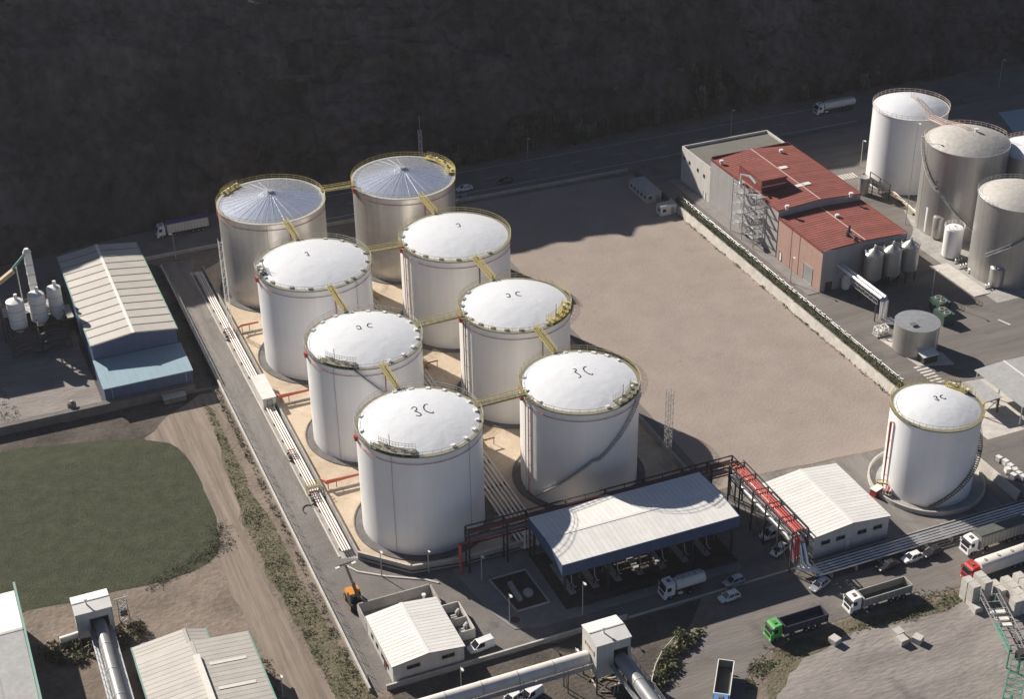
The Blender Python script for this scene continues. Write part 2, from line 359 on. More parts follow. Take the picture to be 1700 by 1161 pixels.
for i in range(7):
    mb = MB(); y = 233.6-i*1.15; mb.add([(189.7,y,TZ+.016),(192.6,y,TZ+.016),(192.6,y+.55,TZ+.016),(189.7,y+.55,TZ+.016)], [(0,1,2,3)]); structure('crossing_stripe', mb, 'white_paint_road')
for i in range(9):
    mb = MB(); x = 226.6+i*.85; mb.add([(x,322,TZ+.016),(x+.45,322,TZ+.016),(x+.45,325,TZ+.016),(x,325,TZ+.016)], [(0,1,2,3)]); structure('crossing_stripe', mb, 'white_paint_road')
mb = MB(); x, y = S(1667,535,TZ); mb.obox((x,y), .5, 3.2, TZ+.012, TZ+.018, .3); structure('road_marking', mb, 'white_paint_road')
# footway with kerb round the loading bay
kp = smooth_poly([(74.6,211),(75.3,206),(76.6,198),(78.6,192.6),(84,191.2),(90,191.2)], 0)
mb = MB(); mb.prism([(74.6,212.2)]+kp+[(123,191.2),(123,212.2)], 0, .14); structure('pavement', mb, 'paving')
mb = MB(); mb.prism([(56.7,224),(57.05,224),(57.05,346),(56.7,346)], 0, .14); structure('kerb', mb, 'concrete_light')
kb = [(57,224),(58.6,221.2),(63,217.8),(69,214.2),(71,212.2)]
mb = MB()
for a, b in zip(kb[:-1], kb[1:]): mb.beam((a[0],a[1]-2.6,.1), (b[0],b[1]-2.6,.1), .35, .2)
structure('kerb', mb, 'concrete_light')
mb = MB(); mb.box(98,134,187.3,187.7,0,.15); structure('kerb', mb, 'concrete_light')
sheet('pool_surface', [(291,330),(330,318),(330,340),(296,343)], TZ+.02, 'pool')

# --- quarry cliff behind the road
def cliff():
    mb = MB(); nx, ns = 560, 120; x0, x1 = -190, 470
    prof = [(0,0),(2.5,5),(8,17),(12,22),(17,33),(21,38),(27,47),(31,50),(150,60)]
    def pf(t):
        t *= len(prof)-2; i = min(int(t), len(prof)-2); k = t-i
        a, b = prof[i], prof[i+1]; return a[0]+(b[0]-a[0])*k, a[1]+(b[1]-a[1])*k
    for j in range(ns+1):
        t = j/ns*(len(prof)-1)/(len(prof)-2); d, h = pf(min(t, 1.1428))
        for i in range(nx+1):
            x = x0+(x1-x0)*i/nx
            foot = 378.5 + (0 if x > 70 else -(70-x)*.16) - 2.5*math.sin(x*.021)
            n1 = noise.noise((x*.012, h*.02, 4.2))*6; k_ = max(0, min(1, (95-x)/65)); k_ = k_*k_*(3-2*k_)
            n2 = noise.fractal((x*.05, h*.08, d*.05+2), .85, 2.1, 7)*4.0+1.2*abs(noise.noise((x*.21+h*.1, h*.16, 3.3)))
            rid = abs(noise.noise((x*.03+h*.016, h*.012, 9.1)))*-5-2.2*max(0, 1-9*abs(noise.noise((x*.05+h*.03, h*.02, 1.1))))
            hm = h*(1.02+.23*k_)*(1+.06*noise.noise((x*.008, 1.3, h*.01)))
            damp = min(1, h/8)
            top_ = 1-.7*max(0, min(1, (h-36)/10)); y = foot+d*(.82+1.15*k_)+(n1*.55+(n2+rid)*top_)*damp
            q_ = (hm+4*noise.noise((x*.018, 2.2, h*.02)))*.22+noise.noise((x*.05, h*.03, 8))*.8; y += ((q_-math.floor(q_))**3*-1.9*max(0, .15+1.6*noise.noise((x*.02, h*.05, 6.1)))+2.6*noise.cell((x*.07+.6*noise.noise((x*.1,h*.1,0)), h*.11+x*.02, 2.0))+1.3*noise.cell((x*.19, h*.27+x*.03, 5.0)))*damp*(.35+.65*top_); z = hm+noise.fractal((x*.06, y*.06, 7.7), 1.0, 2.0, 4)*1.8*damp
            mb.v.append((x, y, z-(.15 if j == 0 else 0)))
    w_ = nx+1
    for j in range(ns):
        for i in range(nx): mb.f.append((j*w_+i, j*w_+i+1, (j+1)*w_+i+1, (j+1)*w_+i))
    return structure('cliff', mb, 'cliff_rock', smooth=True)
cliff()

# --- plant growth
def leaf(mb, p, s, up=.35):
    d = Vector((rng.gauss(0,1), rng.gauss(0,1), rng.gauss(0,1)*up+.2)).normalized()
    e = d.cross(Vector((rng.gauss(0,1), rng.gauss(0,1), rng.gauss(0,1)))).normalized()*s*.42; d = d*s*.6
    p = Vector(p); o = len(mb.v)
    mb.v += [tuple(p-d*.6), tuple(p+e), tuple(p+d), tuple(p-e*.9)]; mb.f.append((o,o+1,o+2,o+3))
def blade(mb, p, h, w_):
    a = rng.uniform(0, 6.283); lx, ly = rng.gauss(0,.25)*h, rng.gauss(0,.25)*h; o = len(mb.v)
    c, s_ = math.cos(a)*w_, math.sin(a)*w_
    mb.v += [(p[0]-c,p[1]-s_,p[2]),(p[0]+c,p[1]+s_,p[2]),(p[0]+lx+c*.3,p[1]+ly+s_*.3,p[2]+h),(p[0]+lx-c*.3,p[1]+ly-s_*.3,p[2]+h)]; mb.f.append((o,o+1,o+2,o+3))
def inside(p, poly):
    c = False; n = len(poly); j = n-1
    for i in range(n):
        if (poly[i][1] > p[1]) != (poly[j][1] > p[1]) and p[0] < (poly[j][0]-poly[i][0])*(p[1]-poly[i][1])/(poly[j][1]-poly[i][1])+poly[i][0]: c = not c
        j = i
    return c
def weed_patch(name, poly, n, label, m='weed', smin=.15, smax=.5, dens=.5):
    mb = MB(); xs = [p[0] for p in poly]; ys = [p[1] for p in poly]; k = 0; tries = 0
    while k < n and tries < n*12:
        tries += 1
        p = (rng.uniform(min(xs), max(xs)), rng.uniform(min(ys), max(ys)))
        if not inside(p, poly) or noise.noise((p[0]*.22, p[1]*.22, 5))+rng.uniform(-.5,.5) < -dens*.35: continue
        k += 1; h = rng.uniform(smin, smax)*(1+.6*noise.noise((p[0]*.3, p[1]*.3, 1)))
        for _ in range(6):
            leaf(mb, (p[0]+rng.gauss(0,h*.45), p[1]+rng.gauss(0,h*.45), max(.06, rng.uniform(.1,.9)*h)), h*.75, .5)
    return tag(mb.build(name, m), label, 'weeds', kind='stuff')
strip = [(45.6,286),(47.4,284),(47.2,268),(47.2,252),(48.4,238),(48.3,222),(49.4,205),(50.8,188),(55,166),(49,166),(45.2,187),(44.6,204),(43.6,222),(43.4,238),(44.2,255),(45.4,268)]
sheet('verge', rough_edge(strip, 1.5, .6, 11), .034, 'verge')
weed_patch('weeds', strip, 3200, 'rank green and straw coloured weeds along the dirt track', smin=.08, smax=.3)
weed_patch('weeds', [(49.2,190),(50.3,190),(50.3,330),(49.2,330)], 500, 'thin weeds at the foot of the white capped wall', smin=.15, smax=.45)
weed_patch('weeds', [S(1470,1010),S(1490,985),S(1575,975),S(1600,985),S(1590,1010),S(1530,1030),S(1480,1040)], 420, 'dry weeds on the verge beside the concrete blocks', smin=.1, smax=.35)
weed_patch('weeds', [(114,165),(120,168.2),(133,170),(150,169),(156,170),(156,168.6),(150,167.2),(133,168.2),(121,167)], 420, 'dry weeds on the verge between the trucks and the storage yard', smin=.1, smax=.3)
weed_patch('weeds', [S(1240,1110),S(1268,1072),S(1300,1078),S(1330,1085),S(1290,1100),S(1235,1160)], 300, 'straggling weeds on the inside of the road bend', smin=.12, smax=.35)
weed_patch('weeds', [S(1085,1140),S(1090,1105),S(1118,1072),S(1155,1050),S(1170,1048),S(1120,1100),S(1100,1150)], 420, 'bushy green weeds along the outside of the road bend', smin=.4, smax=1.1)
weed_patch('weeds', [(19,209),(36,205),(36,207),(26,210)], 240, 'brown weeds behind the ribbed shed', smin=.2, smax=.5)
weed_patch('weeds', [(35,160),(38,160),(38,203),(35.6,203)], 260, 'weeds beside the green edged shed', smin=.2, smax=.5)
weed_patch('weeds', [S(60,1075),S(130,1060),S(240,1030),S(235,1065),S(140,1100),S(70,1105)], 320, 'dark weeds round the conveyor house by the field', smin=.3, smax=.9)
weed_patch('weeds', [(180.2,228),(181.1,228),(181.1,330),(180.2,330)], 420, 'low weeds at the foot of the retaining wall', smin=.12, smax=.4)
weed_patch('weeds', [S(0,640),S(35,690),S(20,705),S(0,710)], 120, 'dark weeds at the corner of the batching yard', smin=.1, smax=.3)
mb = MB(); k = 0
while k < 26000:
    p = (rng.uniform(-14, 58), rng.uniform(205, 275))
    if inside(p, field_poly):
        k += 1; blade(mb, (p[0],p[1],.03), rng.uniform(.04,.08), rng.uniform(.03,.06))
tag(mb.build('grass', 'blade'), 'short dark green grass covering the field', 'grass', kind='stuff')
fp = [p for p in field_poly if p[0] > -20]
mb = MB()
for i in range(420):
    t = rng.random(); a, b = (S(368,905), S(250,978)) if t < .6 else (S(362,870), S(372,915))
    q = rng.random(); p = (a[0]+(b[0]-a[0])*q+rng.gauss(0,1.1), a[1]+(b[1]-a[1])*q+rng.gauss(0,1.0))
    h = rng.uniform(.12,.38)
    for _ in range(5): leaf(mb, (p[0]+rng.gauss(0,.25), p[1]+rng.gauss(0,.25), rng.uniform(.1,.9)*h), h*.8)
tag(mb.build('weeds', 'leaf_dark'), 'dark scrub along the edge of the grass field facing the ribbed shed', 'weeds', kind='stuff')
# shrubs at the foot of the cliff
def shrub_mesh(h, wd, n, reeds, i):
    mb = MB()
    for _ in range(n):
        a = rng.uniform(0,6.283); q = rng.random()**.5; z = rng.random()
        r_ = wd*q*(1-.55*abs(z-.4)); leaf(mb, (r_*math.cos(a), r_*math.sin(a), .1+z*h), rng.uniform(.22,.5))
    o = mb.build('roadside_shrub', 'leaf_dark', loc=(0,0,0))
    if reeds:
        o.data.materials.append(M('reed')); mb2 = MB()
        me = o.data
        import bmesh
        bm = bmesh.new(); bm.from_mesh(me)
        for _ in range(reeds):
            a = rng.uniform(0,6.283); r_ = wd*rng.random()*.8; x, y = r_*math.cos(a), r_*math.sin(a); hh = h*rng.uniform(.75,1.25)
            vs = [bm.verts.new(p) for p in ((x-.07,y,.2*h),(x+.07,y,.2*h),(x+.2,y+.1,hh),(x-.12,y+.05,hh))]
            f = bm.faces.new(vs); f.material_index = 1
        bm.to_mesh(me); bm.free()
    return o
protos = [shrub_mesh(2.6,1.7,420,0,0), shrub_mesh(3.6,1.6,460,22,1), shrub_mesh(2.2,2.0,420,14,2), shrub_mesh(4.6,1.7,520,18,3)]
lbl = ['low dark shrub in the belt along the cliff foot', 'dark shrub with pale reed plumes in the belt along the cliff foot', 'spreading shrub with a few pale plumes in the belt along the cliff foot', 'tall dark shrub with pale plumes in the belt along the cliff foot']
for p, l in zip(protos, lbl): tag(p, l, 'shrub', 'shrubs along the cliff foot')
first = [True]*4
for i in range(270):
    x = rng.uniform(136, 305) if i > 40 else rng.uniform(150, 195)
    y = 377.2+rng.uniform(0,8.5)*(1.0 if x < 290 else .5)-2.5*math.sin(x*.021)
    k = rng.choice([0,1,1,2,3,3] if x < 240 else [0,0,1,2,3,3])
    z = 0 if y < 379.5 else (y-379.5)*.9
    sc_ = rng.uniform(.75,1.35)
    if first[k]: o = protos[k]; first[k] = False
    else: o = protos[k].copy(); col.objects.link(o)
    o.location = (x, y, z); o.rotation_euler = (0,0,rng.uniform(0,6.28)); o.scale = (sc_, sc_, sc_*rng.uniform(.85,1.2))
def bush(loc, h, wd, n, label, m='hedge_leaf'):
    mb = MB()
    for _ in range(n):
        a = rng.uniform(0,6.283); q = rng.random()**.4; z = rng.random(); r_ = wd*q*(1-.6*abs(z-.35))
        leaf(mb, (loc[0]+r_*math.cos(a), loc[1]+r_*math.sin(a), loc[2]+.05+z*h), rng.uniform(.16,.36))
    t = thing('bush', label, 'bush', loc); mb.build('foliage', m, t)
    st = MB()
    for _ in range(4): st.tube([(loc[0],loc[1],loc[2]), (loc[0]+rng.gauss(0,wd*.3), loc[1]+rng.gauss(0,wd*.3), loc[2]+h*.7)], .04, 5)
    st.build('stem', 'wood', t)
bush((*S(1128,1062),0), 2.0, 1.5, 420, 'rounded green bush at the head of the road bend')
bush((*S(1108,1092),0), 1.7, 1.3, 380, 'green bush half way down the road bend')
bush((*S(1094,1128),0), 1.5, 1.2, 340, 'green bush by the rail of the road bend')
bush((*S(232,1050),0), 1.8, 1.6, 380, 'dark bush beside the lattice pylon')
bush((*S(205,1075),0), 1.4, 1.4, 320, 'dark bush under the grey conveyor tube', 'leaf_dark')
bush((*S(90,1095),0), 1.4, 1.7, 360, 'dark green bush in front of the conveyor house', 'leaf_dark')
bush((*S(130,1098),0), 1.2, 1.5, 300, 'spreading green bush below the small white tank')
# hedge on the terrace edge
t = thing('hedge', 'long dark clipped hedge on top of the retaining wall', 'hedge', (182.5, 279, TZ))
mb = MB(); mb.box(182.1,182.9,228.6,329,TZ,TZ+1.05); mb.build('core', 'leaf_dark', t)
mb = MB()
for _ in range(9000):
    y = rng.uniform(228.4, 329.3); s_ = rng.random()
    x = 182.5+rng.gauss(0,.42); z = TZ+rng.uniform(.05,1.3)+.18*noise.noise((y*.3,0,0))
    leaf(mb, (x,y,z), rng.uniform(.2,.42))
mb.build('foliage', 'hedge_leaf', t)

# ================================================================== TANKS
def dome_z(t, x, y):
    d = math.hypot(x-t['cx'], y-t['cy']); ri = t['ri']
    if t['cone']: return t['zt']+t['rise']*(1-min(1, d/ri))
    return t['zt']+t['rise']*(1-min(1, d/ri)**2)
def ang_of(t, u, v, z): x, y = S(u, v, z); return math.atan2(y-t['cy'], x-t['cx'])
def ring_rail(mb, cx, cy, r, z, h=1.1, n=48, a0=0, a1=2*math.pi, tr=.04):
    for zz in (h, h*.52):
        mb.tube([(cx+r*math.cos(a0+(a1-a0)*i/n), cy+r*math.sin(a0+(a1-a0)*i/n), z+zz) for i in range(n+1)], tr, 5, False)
    for i in range(0, n+1, 1 if n < 40 else 1):
        a = a0+(a1-a0)*i/n; p = (cx+r*math.cos(a), cy+r*math.sin(a)); mb.beam((p[0],p[1],z), (p[0],p[1],z+h), .05)
def spiral_stair(t, a0, z0, a1, z1, m, root, landing=.5, w_=.65):
    cx, cy, r = t['cx'], t['cy'], t['r']; n = int(abs(z1-z0)/.26); mb = MB(); hr = []
    L = [[], []]
    for i in range(n+1):
        q = i/n; zq = min(q/.48*.5, .5) if q < .52 else .5+(q-.52)/.48*.5   # a landing half way
        a = a0+(a1-a0)*q; z = z0+(z1-z0)*zq; ca, sa = math.cos(a), math.sin(a)
        mb.obox((cx+(r+.15+w_/2)*ca, cy+(r+.15+w_/2)*sa), w_, .3, z, z+.06, a)
        for k, rr in ((0, r+.12), (1, r+.18+w_)): L[k].append((cx+rr*ca, cy+rr*sa, z-.05))
        hr.append((cx+(r+.18+w_)*ca, cy+(r+.18+w_)*sa, z+1.0))
        if i % 5 == 0: mb.beam(L[1][-1], hr[-1], .06)
        if i % 8 == 0: mb.beam((cx+r*ca, cy+r*sa, z-.55), L[1][-1], .07)
    for q in L:
        for a, b in zip(q[:-1], q[1:]): mb.beam(a, b, .07, .24)
    mb.tube(hr, .045, 5, False)
    return mb.build('stair', m, root)
def stroke(mb, t, px, w_=.24, lift=.05):
    pts = []
    for u, v in px:
        z = t['zt']+t['rise']*.9
        for _ in range(5): x, y = S(u, v, z); z = dome_z(t, x, y)
        pts.append(Vector((x, y, z+lift)))
    # smooth the hand-drawn curve
    for _ in range(2):
        q = [pts[0]]
        for a, b in zip(pts[:-1], pts[1:]): q += [a.lerp(b,.25), a.lerp(b,.75)]
        pts = q+[pts[-1]]
    Lf, Rt = [], []
    for i, p in enumerate(pts):
        d = (pts[min(i+1,len(pts)-1)]-pts[max(0,i-1)]); n = Vector((-d.y, d.x, 0)).normalized()*w_/2*(.55+.45*math.sin(3.14159*min(1,max(0,(i+.5)/len(pts)))))
        Lf.append(p+n); Rt.append(p-n)
    n = len(pts); mb.add(Lf+Rt, [(i, i+1, n+i+1, n+i) for i in range(n-1)])
def tank(label, cx, cy, r, h, z0=0, shell='tank_white', roof='roof_white', rise=1.7, cone=False, rail='yellow', box_m=None, boxes=(), group=None, ring=True, base=True, gutter='olive', inset=.42, marks=(), cable=None, risers=(), red_at=None, seg=88, rail_full=True):
    zt = z0+h; root = thing('storage_tank', label, 'tank', (cx, cy, z0), group)
    t = dict(cx=cx, cy=cy, r=r, zt=zt, ri=r-inset, rise=rise, cone=cone, root=root, z0=z0)
    mb = MB(); mb.lathe(cx, cy, [(r,z0),(r,zt)], seg); mb.build('shell', shell, root, smooth=True)
    mb = MB(); mb.lathe(cx, cy, [(r-inset-.05,zt-.25),(r-inset-.05,zt+.02),(r+.12,zt+.02),(r+(.24 if inset > .2 else .1),zt+.02),(r+(.24 if inset > .2 else .1),zt-.2),(r+.01,zt-.2)], seg); mb.build('rim_walkway', gutter, root)
    mb = MB(); ri = t['ri']; nn = 96 if cone else seg; pr = []
    for i in range(13):
        q = 1-i/12; rr = max(.02, ri*q); pr.append((rr, zt+(rise*(1-q) if cone else rise*(1-q*q))))
    if roof == 'steel_roof':
        pr = [(max(.02, ri*(1-i/6)), zt-.02+rise*i/6) for i in range(7)]
        mb.lathe(cx, cy, pr, nn)
        mb.v = [(x, y, z+(.012 if (i % nn) % 2 else 0)*min(1, math.hypot(x-cx, y-cy)/2)) for i, (x, y, z) in enumerate(mb.v)]
        mb.f.append(tuple(range(len(mb.v)-nn, len(mb.v))))
        ro = mb.build('roof', roof, root)
        rb = MB()
        for i in range(32):
            a = 6.2832*i/32; rb.beam((cx+ri*.98*math.cos(a), cy+ri*.98*math.sin(a), zt+.03), (cx+.5*math.cos(a), cy+.5*math.sin(a), zt+rise+.03), .05, .05)
        rb.build('rib', 'silver', ro)
        cp = MB(); cp.cyl(cx, cy, zt+rise-.1, zt+rise+.35, .7, 20); cp.build('cap', 'galv', ro, smooth=True)
    else:
        mb.lathe(cx, cy, pr, nn); mb.f.append(tuple(range(len(mb.v)-nn, len(mb.v)))); ro = mb.build('roof', roof, root, smooth=True)
    if rail:
        mb = MB(); ring_rail(mb, cx, cy, r+.2, zt, n=44); mb.build('railing', rail, root)
    if ring:
        mb = MB(); rr = r+.22; z = zt-1.55
        mb.tube([(cx+rr*math.cos(6.2832*i/72), cy+rr*math.sin(6.2832*i/72), z) for i in range(73)], .055, 6, False)
        for i in range(24):
            a = 6.2832*i/24; mb.beam((cx+r*math.cos(a), cy+r*math.sin(a), z), (cx+rr*math.cos(a), cy+rr*math.sin(a), z), .06)
        mb.build('spray_ring', 'red_pipe', root)
    if base:
        mb = MB(); mb.lathe(cx, cy, [(r,z0+.07),(r+1.5,z0+.07),(r+1.5,z0+.22),(r+1.72,z0+.22),(r+1.72,z0)], 72); mb.build('base_ring', 'concrete_dark', root)
    for i, (a, k) in enumerate(boxes):
        mb = MB(); rr = t['ri']-.45; mb.obox((cx+rr*math.cos(a), cy+rr*math.sin(a)), .62, .8*k, zt+.05, zt+.42, a); mb.build('vent_box', box_m, ro)
    for strokes in marks:
        mb = MB(); stroke(mb, t, strokes); mb.build('painted_mark', 'mark_black', ro)
    if cable:
        mb = MB(); stroke(mb, t, cable, .1, .04); mb.build('cable', 'rail_grey', ro)
    for a, m, z1, off, tr in risers:
        mb = MB(); x, y = cx+(r+off)*math.cos(a), cy+(r+off)*math.sin(a); mb.tube([(x,y,z0),(x,y,z1)], tr, 6)
        for k in range(1, 6):
            z = z0+(z1-z0)*k/6; mb.beam((cx+r*math.cos(a), cy+r*math.sin(a), z), (x,y,z), .06)
        mb.build('riser_pipe', m, root)
    if red_at is not None:
        mb = MB(); x, y = cx+(r+.35)*math.cos(red_at), cy+(r+.35)*math.sin(red_at)
        mb.obox((x,y), .5, .9, zt-1.5, zt-.6, red_at); mb.tube([(x,y,zt-1.2),(cx+(r+.7)*math.cos(red_at+.04),cy+(r+.7)*math.sin(red_at+.04),zt-.2)], .1, 6)
        mb.build('foam_box', 'bright_red', root)
    return t
def zp(ox, oy, k, pts): return [(ox+x/k, oy+y/k) for x, y in pts]
def arc(a, b, n): return [(R(a+(b-a)*i/(n-1)), .8+.4*rng.random()) for i in range(n)]
GT = 'storage tanks of the eight tank yard'
HT_ = 22.1
XL, XR = 75.3, 108.2
Y1, Y2, Y3, Y4 = 229.2, 261.7, 296.5, 331.2
TK = {}
zB, zA, zC, zE = (400,620,4), (400,380,4), (740,440,4), (1400,620,5.663)
TK['L1'] = tank('white tank bearing two dark painted marks, nearest the small pump house with the walled yard', XL, Y1, 11.65, HT_, shell='tank_white', box_m='sheet_white', boxes=arc(-75,95,11)+arc(150,200,3), group=GT, rail='rail_grey', red_at=R(176),
    marks=[zp(*zB, [(1130,238),(1145,222),(1165,228),(1168,245),(1150,252),(1178,260),(1200,274),(1185,286),(1160,280)]), zp(*zB, [(1242,208),(1224,205),(1210,225),(1220,248),(1245,260),(1280,268),(1274,254)])],
    cable=zp(*zB, [(1190,215),(1110,110)]), risers=[(R(225),'rail_grey',HT_,.12,.05), (R(300),'rail_grey',HT_,.12,.05)])
TK['L1'].update(plat=None)
TK['L2'] = tank('white tank with a spiral stair and two small marks, second from the pump house', XL, Y2, 11.65, HT_, box_m='sheet_white', boxes=arc(-80,140,13), group=GT, rail='rail_grey', red_at=R(178),
    marks=[zp(*zA, [(765,652),(775,643),(790,648),(800,665),(782,670),(768,660)]), zp(*zA, [(868,632),(850,628),(836,640),(846,655),(876,655)])],
    cable=zp(*zA, [(810,672),(840,760),(890,880)]), risers=[(R(222),'rail_grey',HT_,.12,.05), (R(-88),'red_pipe',HT_-1.5,.3,.1)])
TK['L3'] = tank('white tank with one small mark, between the steel tank and the spiral stair tank', XL, Y3, 12.4, HT_+.2, box_m='rail_grey', boxes=arc(150,205,5)+arc(-60,60,7)+arc(230,290,4), group=GT, rail='rail_grey', red_at=R(180),
    marks=[zp(*zA, [(422,162),(434,152),(442,160),(447,172),(458,180),(434,176)])], risers=[(R(-86),'red_pipe',HT_-1.5,.3,.12), (R(-60),'rail_grey',HT_,.12,.05)])
TK['L4'] = tank('bare steel tank with a ribbed cone roof, beside the striped warehouse', XL, Y4, 12.5, HT_+.2, shell='steel_shell', roof='steel_roof', rise=2.4, cone=True, group=GT, gutter='rail_grey', risers=[(R(-86),'red_pipe',HT_-1.5,.3,.12), (R(-110),'rail_grey',HT_,.12,.05)])
TK['R1'] = tank('cream white tank with a long spiral stair, over the loading bay', XR, 230.2, 11.45, 21.6, shell='tank_cream', box_m='sheet_white', boxes=arc(-85,-30,4)+arc(20,80,5)+arc(150,200,3), group=GT, red_at=R(176),
    marks=[zp(*zC, [(846,694),(860,689),(869,702),(852,712),(880,724),(902,744),(880,751)]), zp(*zC, [(936,676),(918,678),(912,694),(930,715),(972,733),(976,722)])],
    cable=zp(*zC, [(860,665),(760,590)]), risers=[(R(186),'pipe_white',21.5,.4,.1), (R(191),'red_pipe',20.3,.4,.09)])
TK['R2'] = tank('cream white tank with two small marks and grey hatches, second from the loading bay', XR, Y2+.4, 11.55, HT_, shell='tank_cream', box_m='rail_grey', boxes=arc(130,285,11), group=GT, red_at=R(178),
    marks=[zp(*zC, [(398,196),(414,189),(428,204),(424,218),(404,212)]), zp(*zC, [(492,180),(470,179),(462,192),(475,204),(502,206)])],
    cable=zp(*zC, [(440,220),(490,300),(560,420)]), risers=[(R(186),'brown_steel',HT_,.4,.1), (R(190),'brown_steel',HT_,.4,.1), (R(-84),'brown_steel',HT_-1.5,.3,.1)])
TK['R3'] = tank('cream white tank with one small mark, beside the dark end of the gravel lot', XR, Y3, 12.4, HT_, shell='tank_cream', box_m='rail_grey', boxes=arc(140,290,9), group=GT, red_at=R(178),
    marks=[[(757,373),(760,370.5),(763,373),(764.5,376.5),(759.5,376.5)]], risers=[(R(186),'pipe_white',HT_,.4,.1), (R(190),'red_pipe',HT_,.4,.09), (R(-86),'brown_steel',HT_-1.5,.3,.14)])
TK['R4'] = tank('bare steel tank with a ribbed cone roof, in front of the roadside shrubs', XR, Y4, 12.4, HT_, shell='steel_shell', roof='steel_roof', rise=2.4, cone=True, group=GT, gutter='rail_grey', red_at=R(182), risers=[(R(-86),'red_pipe',HT_-1.5,.3,.12)])
# gauging platforms on the rims, stairs up the shells
def platform(t, p0, p1, m):
    a0 = ang_of(t, p0[0], p0[1], t['zt']); a1 = ang_of(t, p1[0], p1[1], t['zt'])
    if a1 < a0: a1 += 2*math.pi
    cx, cy, r, zt, root = t['cx'], t['cy'], t['r'], t['zt'], t['root']; mb = MB(); n = 12
    mb.lathe(cx, cy, [(r-1.7,zt+.6),(r+.3,zt+.6),(r+.3,zt+.52),(r-1.7,zt+.52),(r-1.7,zt+.6)], n, a0, a1)
    for i in range(0, n+1, 3):
        a = a0+(a1-a0)*i/n
        for rr in (r-1.6, r+.25): mb.beam((cx+rr*math.cos(a),cy+rr*math.sin(a),zt-.1), (cx+rr*math.cos(a),cy+rr*math.sin(a),zt+.55), .09)
    pf = mb.build('gauging_platform', m, root)
    mb = MB(); ring_rail(mb, cx, cy, r-1.65, zt+.6, 1.0, n, a0, a1); ring_rail(mb, cx, cy, r+.27, zt+.6, 1.0, n, a0, a1); mb.build('guard_rail', 'yellow' if m == 'yellow' else 'rail_grey', pf)
    for i in range(5):
        a = a0+(a1-a0)*(.1+.2*i); mb = MB(); rr = r-.5-.5*(i % 2); mb.obox((cx+rr*math.cos(a), cy+rr*math.sin(a)), .5, .6, zt+.6, zt+1.05+.3*(i % 2), a); mb.build('instrument_box', ['sheet_white','rail_grey','olive'][i % 3], pf)
    a = a0+(a1-a0)*.35; mb = MB(); x, y = cx+(r-1.5)*math.cos(a), cy+(r-1.5)*math.sin(a); mb.tube([(x,y,zt+.5),(x,y,zt+3.0)], .06, 6); mb.build('vent_pipe', 'dark_steel', pf)
platform(TK['L1'], (622,741), (690,758), 'olive')
platform(TK['L2'], (530,601), (590,611), 'olive')
platform(TK['L3'], (418,447), (424,462), 'rail_grey')
platform(TK['R1'], (1034,680), (1063,640), 'olive')
platform(TK['R2'], (912,538), (943,505), 'yellow')
platform(TK['R4'], (753,290), (715,257), 'yellow')
platform(TK['L4'], (380,302), (362,325), 'yellow')
t = TK['R1']; spiral_stair(t, R(203), 1.2, R(318), 21.6, 'galv', t['root'])
t = TK['L2']; spiral_stair(t, R(345), .4, R(244), HT_, 'galv', t['root'])
TK['B8'] = tank('white tank standing alone inside a round wall, beside the front road', 169.05, 200.3, 8.55, 17.5, box_m='sheet_white', boxes=[], rail='yellow', ring=False, base=False, gutter='olive',
    marks=[zp(*zE, [(846,224),(862,214),(880,222),(872,235),(888,243),(902,258),(878,256),(856,240)]), zp(*zE, [(936,206),(916,208),(908,224),(924,234),(966,246),(956,232)])])
t = TK['B8']; cx, cy, r = t['cx'], t['cy'], t['r']
platform(t, (1610,655), (1575,634), 'yellow')
spiral_stair(t, R(238), .3, R(402), 17.5, 'olive', t['root'])
a = ang_of(t, 1490, 700, 15.2); mb = MB()
mb.tube([(cx+(r+.1)*math.cos(a+.06), cy+(r+.1)*math.sin(a+.06), 15.4), (cx+(r+.45)*math.cos(a), cy+(r+.45)*math.sin(a), 15.3), (cx+(r+.45)*math.cos(a), cy+(r+.45)*math.sin(a), 0)], .13, 7)
for z in (3,7,11): mb.beam((cx+r*math.cos(a),cy+r*math.sin(a),z), (cx+(r+.45)*math.cos(a),cy+(r+.45)*math.sin(a),z), .09)
mb.build('riser_pipe', 'red_pipe', t['root'])
mb = MB(); mb.lathe(cx, cy, [(10.9,0),(10.9,.95),(11.2,.95),(11.2,0)], 80); tag(mb.build('ring_wall', 'concrete_light', loc=(cx,cy,0)), 'low round concrete wall encircling the lone white tank', 'wall')
sheet('paving', [(cx+10.9*math.cos(i*.1257), cy+10.9*math.sin(i*.1257)) for i in range(50)], .05, 'concrete')
# --- tanks of the right-hand works
T1 = tank('tall white tank with a pale dome beside the crossing behind the red roofs', 243.4, 315.6, 9.7, 21.05, TZ, shell='tank_white', roof='roof_white', rise=2.6, rail='pipe_pink', ring=False, base=False, inset=.04, gutter='sheet_white')
x, y = S(1606.5, 233, 25); T2 = tank('big grey clad tank with a quilted roof and a stair curling down its side', x, y, 10.2, 23.0, TZ, shell='insul_grey', roof='insul_roof', rise=2.7, rail=None, ring=False, base=False, inset=.04, gutter='galv')
x, y = S(1692, 324, 22); T3 = tank('grey clad tank with a quilted roof, smaller than its stair-wrapped neighbour', x, y, 9.2, 20.0, TZ, shell='insul_grey', roof='insul_roof', rise=2.5, rail=None, ring=False, base=False, inset=.04, gutter='galv')
x, y = S(1722, 248, 22); T4 = tank('pale tank mostly hidden behind the big grey clad tank', x, y, 8.6, 20.0, TZ, shell='insul_grey', roof='roof_white', rise=2.3, rail='pipe_pink', ring=False, base=False, inset=.04, gutter='galv')
spiral_stair(T2, R(255), 5, R(142), 25, 'wall_white', T2['root'])
spiral_stair(T3, R(196), 9, R(300), 22, 'galv', T3['root'])
